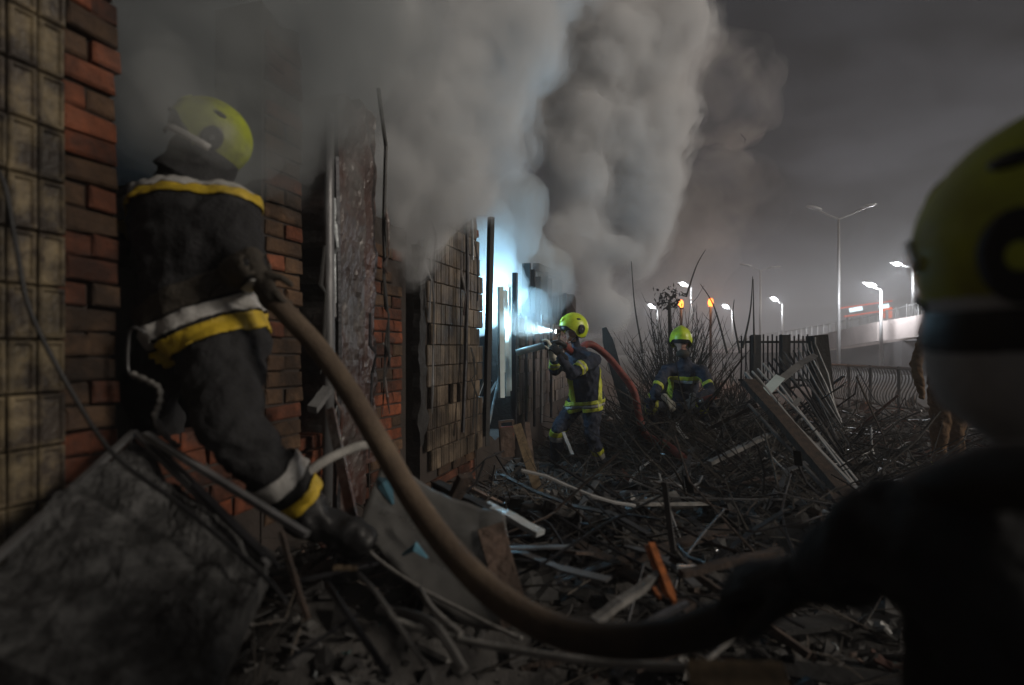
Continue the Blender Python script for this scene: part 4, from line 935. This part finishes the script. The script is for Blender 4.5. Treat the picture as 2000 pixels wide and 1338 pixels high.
hs = [((700, 1120, 1.5), (830, 1300, 1.25)), ((640, 1140, 1.5), (760, 1320, 1.3)), ((740, 1190, 1.45), (905, 1310, 1.25)), ((560, 1290, 1.3), (700, 1200, 1.45)), ((820, 1150, 1.5), (900, 1240, 1.35)), ((1200, 1330, 1.2), (1340, 1180, 1.6)), ((1380, 1290, 1.3), (1430, 1235, 1.4))]
for i, (a, b) in enumerate(hs):
    a, b = P(*a), P(*b); mb = MB(); m_ = a.lerp(b, .5) + V((rk.uniform(-.04, .04), 0, rk.uniform(.0, .05))); mb.tube(bez([a, m_, b], 6), .006 + .003 * (i % 3), 6)
    single(mb, 'bent_bar', 'dark_metal' if i % 2 else 'rubble_grey', ['bent bar crossing from the boot toward the thin pale hose', 'outermost bent bar at the left of the black hollow', 'lowest bent bar running beneath the thin pale hose', 'short bar rising toward the tiny wood chip', 'short bar tucked beneath the curved edge of the grey sheet', 'slanted bar below the thick hose and the orange splinters', 'short bright bar just above the raw plank end'][i], 'bar', 'bent bars in the foreground rubble')

# ---------------------------------------------------------------- bare bush
def bush(label, px, pz, n, spread, h, seed, name='bare_bush', r0=.012, baseh=None):
    rb = random.Random(seed); c = P(px, 0, pz); c.z = H(c.x, c.y) if baseh is None else baseh
    root = thing(name, label, 'bush', c); mb = MB(); m2 = MB()
    for k in range(n):
        a = rb.uniform(0, 2 * math.pi); t = rb.random() ** .7 * spread; L = h * rb.uniform(.55, 1.15) * (1 - .25 * t / spread)
        p = c + V((rb.uniform(-.18, .18), rb.uniform(-.18, .18), 0)); d = V((math.cos(a) * t, math.sin(a) * t, L))
        b = V((rb.uniform(-.1, .1), rb.uniform(-.1, .1), 0)); pts = [p, p + d * .35 + b * .5, p + d * .7 + b, p + d + b * rb.uniform(.2, 2)]
        mb.tube(pts, [r0, r0 * .8, r0 * .55, r0 * .2], 4)
        for j in range(5):
            s = rb.uniform(.3, .95); i = min(2, int(s * 3)); q = pts[i].lerp(pts[i + 1], s * 3 - i); dd = (d.normalized() + V((rb.uniform(-1, 1), rb.uniform(-1, 1), rb.uniform(-.2, .8)))).normalized()
            l2 = rb.uniform(.12, .38) * h * .6; e = q + dd * l2 + V((0, 0, l2 * .2))
            m2.tube([q, q + dd * l2 * .5, e], [r0 * .45, r0 * .35, r0 * .15], 3)
    mb.build('stems', 'twig', root); m2.build('twigs', 'twig', root, kind='stuff'); return root
bush('large bare leafless bush standing behind the crouching firefighter', 1318, 8.6, 120, .95, 1.75, 5)
bush('low bare thicket at the left foot of the large bush', 1250, 8.0, 60, .7, .9, 9)
bush('low bare thicket between the large bush and the leaning iron fence', 1420, 8.4, 70, .8, .95, 19)
for i, (pts, lb) in enumerate([([(1198, 690, 7.6), (1180, 0, 0)], '')][:0]): pass
for i, (a, b, c_, lb) in enumerate([((1256, 690, 8), (1240, 600, 8), (1233, 510, 8), 'tall bare shoot rising at the left side of the bush'), ((1420, 690, 7.5), (1395, 600, 7.5), (1368, 555, 7.5), 'bare shoot slanting left beside the orange glow'),
                                    ((1445, 690, 7.2), (1432, 620, 7.2), (1434, 585, 7.2), 'short upright bare shoot between the bush and tall stakes'), ((1450, 680, 7), (1465, 610, 7), (1470, 540, 7), 'tallest dark shoot left of the iron fence'), ((1473, 690, 7.3), (1472, 620, 7.3), (1471, 545, 7.3), 'straight upright shoot crossing the tallest dark one'),
                                    ((1340, 580, 9), (1360, 520, 9), (1378, 488, 9), 'thin shoot curving right above the bush top')]):
    mb = MB(); mb.tube(bez([P(*a), P(*b), P(*c_)], 5), [.016 * (1 - .75 * k / 10) for k in range(11)], 5); single(mb, 'bare_shoot', 'twig', lb, 'branch', 'bare shoots around the bush')

# ---------------------------------------------------------------- leaning iron fence
fen = thing('iron_fence_panel', 'knocked over iron fence panel leaning on its post, bars fanned out, torn pale strap', 'fence', P(1560, 800, 5.0))
T0, T1 = P(1457, 728, 4.6), P(1592, 660, 5.6); B0, B1 = P(1690, 1000, 3.35), P(1620, 805, 5.35)
nb = 15
for i in range(nb):
    t = i / (nb - 1); a = T0.lerp(T1, t) + V((0, 0, .02 * R.uniform(-1, 1))); b = B0.lerp(B1, t ** .8); m_ = a.lerp(b, .12) + V((-.015, 0, .02))
    b = b + V((R.uniform(-.06, .06), R.uniform(-.08, .08), R.uniform(-.05, .05))); k_ = a.lerp(b, .5) + V((R.uniform(-.025, .025), 0, R.uniform(-.025, .025))); mb = MB(); mb.tube([a, m_, k_, b], .0085, 4); mb.build('bar', 'pole_metal' if (i < 4 or R.random() < .2) else ('grey_metal' if R.random() < .4 else 'dark_metal'), fen)
def flat(p, q, w, t_, m, nm): mb = MB(); mb.beam(p, q, w, t_, up=(0, -.6, .8)); mb.build(nm, m, fen)
flat(P(1490, 772, 4.45), P(1524, 736, 4.6), .075, .01, 'white_frame', 'strap'); flat(P(1522, 744, 4.62), P(1562, 712, 4.85), .06, .012, 'flap_grey', 'strap'); flat(P(1560, 712, 4.85), P(1592, 694, 5.1), .05, .015, 'grey_metal', 'strap')
flat(P(1548, 796, 4.4), P(1562, 778, 4.5), .035, .01, 'flap_grey', 'strap')
mb = MB(); mb.beam(P(1595, 655, 5.75), P(1612, 815, 5.75), .15, .15, up=(0, -1, 0)); single(mb, 'fence_post', 'char', 'thick dark fence post with the fanned bars leaning against it', 'post')
plank((1462, 745, 4.45), (1700, 1020, 3.15), .10, .05, 'wood_burnt', 'long thick brown beam slanting down right below the fanned bars', 'fallen_beam', 'beam')
plank((1455, 728, 4.65), (1722, 1008, 3.25), .018, .02, 'pole_metal', 'upper bright rail slanting along the long brown beam', 'fence_rail', 'rail')
plank((1462, 790, 4.5), (1672, 1020, 3.2), .02, .015, 'grey_metal', 'lower thin rail slanting under the long brown beam', 'fence_rail', 'rail')
plank((1495, 880, 4.2), (1545, 930, 3.9), .010, .010, 'pole_metal', 'short bright rod left of the slanting beam', 'rod', 'rod')
plank((1548, 958, 3.6), (1620, 1035, 3.1), .012, .010, 'wet_metal', 'shiny rod pointing at the chrome ring fitting', 'rod', 'rod')
plank((1380, 840, 4.9), (1480, 790, 4.7), .09, .03, 'wood_burnt', 'sooty board propped up to the top of the slanting beam', 'burnt_board', 'board')
fb = thing('upright_fence', 'upright iron bar fence standing behind the leaning panel', 'fence', P(1500, 740, 7.5))
for i in range(17):
    px = 1448 + i * 8.6; mb = MB(); mb.tube([P(px, 656 - 3 * (i % 2), 7.6), P(px, 755, 7.6)], .011, 4); mb.build('bar', 'dark_metal', fb)
for y_ in (668, 742): mb = MB(); mb.beam(P(1442, y_, 7.6), P(1592, y_, 7.6), .03, .03); mb.build('rail', 'dark_metal', fb)
for px in (1476, 1532): mb = MB(); mb.beam(P(px, 654, 7.55), P(px, 770, 7.55), .10, .10, up=(0, -1, 0)); mb.build('post', 'char', fb)

# wavy railing
wr = thing('wavy_railing', 'low iron railing with wavy balusters left of the tan-clad rescuer', 'railing', P(1700, 780, 11))
def rl(t): return P(1618, 712, 14).lerp(P(1800, 722, 10.2), t), P(1618, 775, 14).lerp(P(1800, 802, 10.2), t)
mb = MB(); mb.tube([rl(0)[0], rl(1)[0]], .03, 6); mb.build('top_rail', 'pole_metal', wr); mb = MB(); mb.tube([rl(0)[1], rl(1)[1]], .022, 6); mb.build('bottom_rail', 'grey_metal', wr)
for i in range(34):
    a, b = rl((i + .5) / 34); mb = MB(); mb.tube([a.lerp(b, k / 8) + V((.07 * math.sin(k / 8 * 2 * math.pi), 0, 0)) for k in range(9)], .012, 4); mb.build('baluster', 'grey_metal', wr)
for t in (.02, .27, .52, .8): a, b = rl(t); mb = MB(); mb.tube([a + V((0, -.03, .04)), V((b.x, b.y - .03, 0))], .032, 6); mb.build('post', 'grey_metal', wr)

# ---------------------------------------------------------------- road ramp, lamps, signs
ov = thing('road_ramp', 'concrete road ramp with pale parapet and railing behind the iron fences', 'bridge', P(1700, 720, 38))
prof = [(1300, 95, .55, 1.0), (1440, 75, .75, 1.3), (1610, 45, 1.0, 2.0), (1700, 37, 1.15, 2.25), (1800, 30, 1.4, 2.6), (1960, 24, 1.8, 3.0), (2300, 19, 2.3, 3.5)]
def strip(name, lo, hi, off, th, m):
    mb = MB(); rings = []
    for px, z, b, t in prof:
        p = P(px, 0, z); bz, tz = lo(b, t), hi(b, t); rings.append([V((p.x, p.y + off, bz)), V((p.x, p.y + off, tz)), V((p.x, p.y + off + th, tz)), V((p.x, p.y + off + th, bz))])
    mb.loft(rings); return mb.build(name, m, ov)
strip('retaining_wall', lambda b, t: -.3, lambda b, t: b, .25, 6, 'concrete_dark'); strip('parapet', lambda b, t: b + .003, lambda b, t: t, 0, .3, 'concrete'); strip('far_parapet', lambda b, t: b + .003, lambda b, t: t - .1, 8, .3, 'concrete')
strip('handrail', lambda b, t: t + 1.2, lambda b, t: t + 1.26, .1, .08, 'pole_metal')
strip('mesh_panel', lambda b, t: t + .004, lambda b, t: t + .05, .1, .08, 'pole_metal')
cnt = 0
for i in range(len(prof) - 1):
    a, b = prof[i], prof[i + 1]; p, q = P(a[0], 0, a[1]), P(b[0], 0, b[1]); n = int((q - p).length / 1.5)
    for k in range(n):
        t = k / n; c = p.lerp(q, t); tz = a[3] + (b[3] - a[3]) * t; mb = MB(); mb.box((c.x, c.y + .14, tz + .66), (.07, 0, 0), (0, .04, 0), (0, 0, .66)); mb.build('post', 'pole_metal', ov); cnt += 1
        if i >= 2:
            for w_ in range(1, 7): c2 = p.lerp(q, t + w_ / 7 / n); tz2 = a[3] + (b[3] - a[3]) * (t + w_ / 7 / n); mb = MB(); mb.box((c2.x, c2.y + .14, tz2 + .62), (.012, 0, 0), (0, .012, 0), (0, 0, .58)); mb.build('baluster', 'pole_metal', ov)
def lamp_post(label, px, z, top_py, arms, lit, base_z=0.0, group='tall road lamps', power=700):
    b = P(px, 0, z); b.z = base_z; top = P(px, top_py, z)
    t = thing('street_lamp', label, 'street lamp', b, group)
    mb = MB(); mb.tube([b, top], [.12 * (.6 + z / 90), .06 * (.6 + z / 90)], 8); mb.build('pole', 'pole_metal', t, smooth=True)
    for k, (apx, apy) in enumerate(arms):
        e = P(apx, apy, z); mb = MB(); mb.tube([top, top.lerp(e, .5) + V((0, 0, -.05)), e], .045, 6); mb.build('arm', 'pole_metal', t)
        d = (e - top).normalized() * .55 * (z / 45) * (1.3 if z < 40 else 1); d.z *= .5
        mb = MB(); mb.ell(e, d, V((0, .18, 0)), V((0, 0, .10))); hd = mb.build('lamp_head', 'pole_metal', t, smooth=True)
        if lit[k]:
            mb = MB(); mb.ell(e - V((0, .10, .08)), d * .55, V((0, .2, 0)), V((0, 0, .17 * z / 50))); mb.build('lens', 'lamp_white', hd, smooth=True)
            light('street_light', 'POINT', e - V((0, .3, .5)), power, (.92, .95, 1.0), .25)
    return t
lamp_post('tall unlit double-armed lamp post rising in front of the road ramp', 1638, 34, 428, [(1590, 406), (1697, 402)], (0, 0))
lamp_post('farther unlit double-armed lamp post above the upright iron fence', 1485, 58, 528, [(1457, 518), (1512, 522)], (0, 0))
lamp_post('lit single-armed lamp post just right of the farther unlit one', 1528, 75, 594, [(1511, 583)], (1,), .9)
lamp_post('lit double-armed lamp post nearest the blurred helmet', 1783, 42, 522, [(1750, 514), (1814, 513)], (1, 1), 2.0)
lamp_post('lit single-armed lamp post between the glowing signs', 1721, 31, 566, [(1698, 554)], (1,), 0)
lamp_post('lit lamp post poking above the top of the bare bush', 1350, 70, 562, [(1334, 554)], (1,), 0)
lamp_post('lit small lamp post right of the two orange lamps', 1430, 95, 606, [(1417, 598)], (1,), 0)
lamp_post('lit small lamp post at the left edge of the bush', 1284, 95, 604, [(1272, 597)], (1,), 0)
for i, (px, py, lb) in enumerate([(1330, 594, 'left of the two orange hazard lamps seen through the bush'), (1388, 591, 'right and brighter of the two orange hazard lamps behind the bush')]):
    b = P(px, py, 22); t = thing('hazard_lamp', lb, 'lamp', V((b.x, b.y, 0)), 'orange lamps behind the bush')
    mb = MB(); mb.tube([V((b.x, b.y, 0)), b - V((0, 0, .12))], .05, 8); mb.build('pole', 'dark_metal', t)
    mb = MB(); mb.ell(b, V((.10, 0, 0)), V((0, .10, 0)), V((0, 0, .17))); mb.build('lens', 'lamp_orange', t, smooth=True)
    light('hazard_light', 'POINT', b - V((.0, .4, 0)), 130 if i else 60, (1, .33, .10), .15)
# lit signs / canopy on the ramp
cn = thing('lit_canopy', 'roadside canopy outlined with red strips, an orange box and white signs', 'canopy', V((P(1700, 0, 70).x, 70, .5)))
for a, b, w in (((1640, 602), (1741, 588), .16), ((1650, 618), (1733, 606), .16)):
    mb = MB(); mb.beam(P(*a, 70), P(*b, 70), .4, w); mb.build('light_strip', 'strip_red', cn)
mb = MB(); mb.box(P(1734, 611, 69.5), (.36, 0, 0), (0, .3, 0), (0, 0, .65)); mb.build('orange_box', 'sign_orange', cn)
for a, b in (((1660, 606), (1683, 602)), ((1718, 600), (1735, 597))):
    mb = MB(); mb.beam(P(*a, 69), P(*b, 69), .3, .5); mb.build('white_sign', 'sign_white', cn)
for px in (1655, 1732): mb = MB(); mb.tube([P(px, 615, 70), V((P(px, 0, 70).x, 70, 0))], .12, 6); mb.build('column', 'concrete_dark', cn)
gs = thing('road_sign', 'small green road sign on the ramp beside the blurred helmet', 'sign', V((P(1791, 0, 33).x, 33, 1.4)))
mb = MB(); mb.box(P(1791, 638, 33), (.32, 0, 0), (0, .02, 0), (0, 0, .35)); mb.build('plate', 'teal_plastic', gs); mb = MB(); mb.tube([P(1791, 638, 33.05), V((P(1791, 0, 33).x, 33.05, 1.4))], .03, 6); mb.build('pole', 'pole_metal', gs)
def car(px, z, base, label):
    c = P(px, 0, z); c.z = base; t = thing('car', label, 'car', c, 'cars with headlights on the ramp')
    def pr(y, h, w): return [c + V((-w, y, h)), c + V((w, y, h))]
    mb = MB(); prf = [(-2.1, .35), (-2.1, .75), (-1.1, .92), (1.9, .95), (2.1, .75), (2.1, .35)]
    mb.loft([[c + V((x_, y, h)) for y, h in prf] for x_ in (-.88, .88)]); mb.build('body', 'car_paint', t)
    mb = MB(); prf = [(-1.0, .93), (-.35, 1.42), (1.1, 1.45), (1.75, .95)]; mb.loft([[c + V((x_, y, h)) for y, h in prf] for x_ in (-.72, .72)]); mb.build('cabin', 'car_glass', t)
    for sx in (-.8, .8):
        for y in (-1.35, 1.35): mb = MB(); mb.tube([c + V((sx - .1, y, .33)), c + V((sx + .1, y, .33))], .33, 14); mb.build('wheel', 'rubber', t)
        mb = MB(); mb.ell(c + V((sx * .8, -2.12, .66)), V((.15, 0, 0)), V((0, .05, 0)), V((0, 0, .1))); mb.build('headlight', 'lamp_white', t)
car(1633, 62, 1.5, 'leftmost oncoming car behind the ramp railing'); car(1652, 58, 1.7, 'second oncoming car from the left behind the ramp railing'); car(1672, 55, 1.7, 'third oncoming car, right of the tall pole'); car(1706, 62, 1.9, 'rightmost small oncoming car below the lit signs')
# distant dark tree line
rb = random.Random(4)
mb = MB()
for k in range(260):
    x = rb.uniform(-10, 140); y = 120 + rb.uniform(-6, 6); r_ = rb.uniform(.7, 1.5); mb.ell((x, y, rb.uniform(0, 2.6)), V((r_ * 1.4, 0, 0)), V((0, r_, 0)), V((0, 0, r_)), 7, 5)
mb.build('distant_wood', 'far_tree', kind='stuff')
rb = random.Random(8)
c = P(1307, 590, 12); t = thing('dead_tree', 'dark clump-headed small tree inside the bush top', 'tree', V((c.x, c.y, 0)))
mb = MB(); mb.tube([V((c.x, c.y, 0)), V((c.x + .03, c.y, 1.2)), c], [.07, .05, .03], 6); mb.build('trunk', 'twig', t)
mb = MB()
for k in range(130):
    p = c + V((rb.gauss(0, .12), rb.gauss(0, .12), rb.gauss(.05, .12))); q = V((rb.uniform(-1, 1), rb.uniform(-1, 1), rb.uniform(-1, 1))).normalized() * .06; w_ = q.orthogonal().normalized() * .03; mb.add([p - q, p + w_, p + q, p - w_], [(0, 1, 2, 3)])
mb.build('crown', 'far_tree', t)

# ---------------------------------------------------------------- smoke
def smoke(name, spheres, voxel, mats, scales, disp, kind='stuff'):
    for m_, sc_ in zip(mats, scales):
        mb = MB()
        for (px, py, z, r_) in spheres:
            c = P(px, py, z); rr_ = r_ * sc_ * 1.08; mb.ell(c, V((rr_, 0, 0)), V((0, rr_, 0)), V((0, 0, rr_)), 18, 12)
        me = remesh(mb, voxel, 30, disp, post=0)
        me.materials.append(m_); o = link(name, me, None, kind='stuff')
sm_in = volume_mat('smoke_dense', 3.6, (.965, .975, .985), .1); sm_out = volume_mat('smoke_soft', 1.6, (.965, .975, .985), .1, turb=5.5)
mid = [(800, 500, 3.75, .20), (770, 440, 3.65, .26), (850, 440, 3.8, .26), (790, 350, 3.7, .36), (880, 330, 3.85, .38), (950, 270, 3.95, .34), (840, 220, 3.8, .45), (960, 150, 4.0, .40), (1000, 60, 4.1, .42), (880, 80, 3.9, .5), (760, 220, 3.7, .35), (760, 90, 3.7, .42),
       (1040, -60, 4.2, .42), (900, -80, 4.0, .6), (740, -70, 3.7, .5), (960, -220, 4.2, .7), (760, -230, 3.8, .6), (905, 400, 3.95, .2)]
sm_mist = volume_mat('smoke_mist', .9, (.965, .975, .985), .1, turb=3.4); sr_mist = volume_mat('smoke_mist_far', .55, (.975, .975, .98), .1, turb=1.7)
sr_in = volume_mat('smoke_dense_far', 3.0, (.975, .975, .98), .1); sr_out = volume_mat('smoke_soft_far', 1.1, (.975, .975, .98), .1, turb=2.8)
rt = [(1215, 632, 9.0, .26), (1165, 612, 8.8, .3), (1195, 600, 8.9, .34), (1150, 545, 8.6, .42), (1100, 470, 8.4, .5), (1190, 480, 8.8, .55), (1230, 400, 9.0, .62), (1130, 380, 8.6, .6), (1270, 320, 9.1, .62), (1290, 240, 9.2, .60), (1190, 280, 8.9, .8), (1090, 250, 8.6, .8), (1270, 140, 9.2, .75), (1160, 130, 9.0, 1.0), (1285, 40, 9.3, .75), (1150, 0, 9.0, 1.1), (1040, 100, 8.6, .8), (1290, -70, 9.4, .8), (1160, -140, 9.2, 1.2), (1240, 500, 9.0, .35), (1255, 440, 9.0, .42)]
smoke('smoke', mid, .045, (sm_mist, sm_out, sm_in), (1.16, 1.0, .82), ((.40, .30, 1), (.16, .12, 4)))
smoke('smoke', rt, .085, (sr_mist, sr_out, sr_in), (1.14, 1.0, .84), ((.9, .65, 1), (.34, .26, 4)))
sl_ = volume_mat('smoke_veil', .9, (.62, .65, .66), .1, turb=3.0)
lf = [(380, 225, 1.72, .17), (460, 275, 1.72, .16), (340, 180, 1.75, .18), (300, 120, 2.9, .55), (480, 200, 3.1, .6), (600, 260, 3.3, .3), (520, 20, 3.2, .7), (260, -20, 3.0, .6), (400, 330, 3.2, .35), (420, 150, 2.35, .42), (560, 250, 2.55, .34), (340, 60, 2.3, .45), (560, 80, 2.55, .45), (650, 130, 2.8, .34), (450, -60, 2.4, .5), (640, 0, 2.7, .5), (300, 200, 2.35, .3), (450, 300, 2.3, .22)]
smoke('smoke', lf, .05, (sl_, volume_mat('smoke_veil_core', 2.2, (.60, .63, .65), .1)), (1.1, .75), ((.3, .25, 2), (.1, .07, 2)))
dr = [(1290, 560, 13, .9), (1340, 470, 14, 1.3), (1400, 400, 15, 1.5), (1380, 560, 14, .7), (1300, 400, 13, 1.2), (1420, 180, 16, 1.6)]
smoke('smoke', dr, .22, (volume_mat('smoke_drift', .12, (.97, .95, .93), .1, turb=.55),), (1.0,), ((1.6, 1.2, 2), (.6, .4, 3)))
# smoke lit from inside the bright opening
gl = [(1075, 530, 7.9, .34), (1040, 500, 7.4, .3), (985, 560, 6.6, .30), (960, 500, 6.2, .28), (1000, 470, 6.9, .35), (960, 430, 6.4, .25), (930, 470, 5.8, .25), (1010, 400, 7.0, .4), (930, 600, 5.9, .3)]
smoke('smoke', gl, .05, (volume_mat('smoke_lit', 2.2, (.9, .94, .96), .0),), (1.0,), ((.3, .15, 2), (.1, .05, 2)))
st = [(1075, 632, 5.9, .10), (1060, 640, 5.9, .15), (1035, 640, 5.95, .15), (1010, 620, 6.0, .18), (1040, 600, 6.2, .22), (1080, 560, 7.3, .3), (1060, 600, 7.0, .25)]
smoke('smoke', st, .035, (volume_mat('smoke_wisp', .8, (.92, .94, .95), .0),), (1.0,), ((.2, .08, 2),))
light('room_light', 'POINT', P(968, 590, 6.1), 95, (.36, .72, 1.0), .12)

# pale haze over everything
mb = MB(); mb.box((20, 62, 5.2), (110, 0, 0), (0, 75, 0), (0, 0, 6.4)); 
mb.build('haze', volume_mat('haze_air', .006, (.92, .93, .96), .2), kind='stuff')
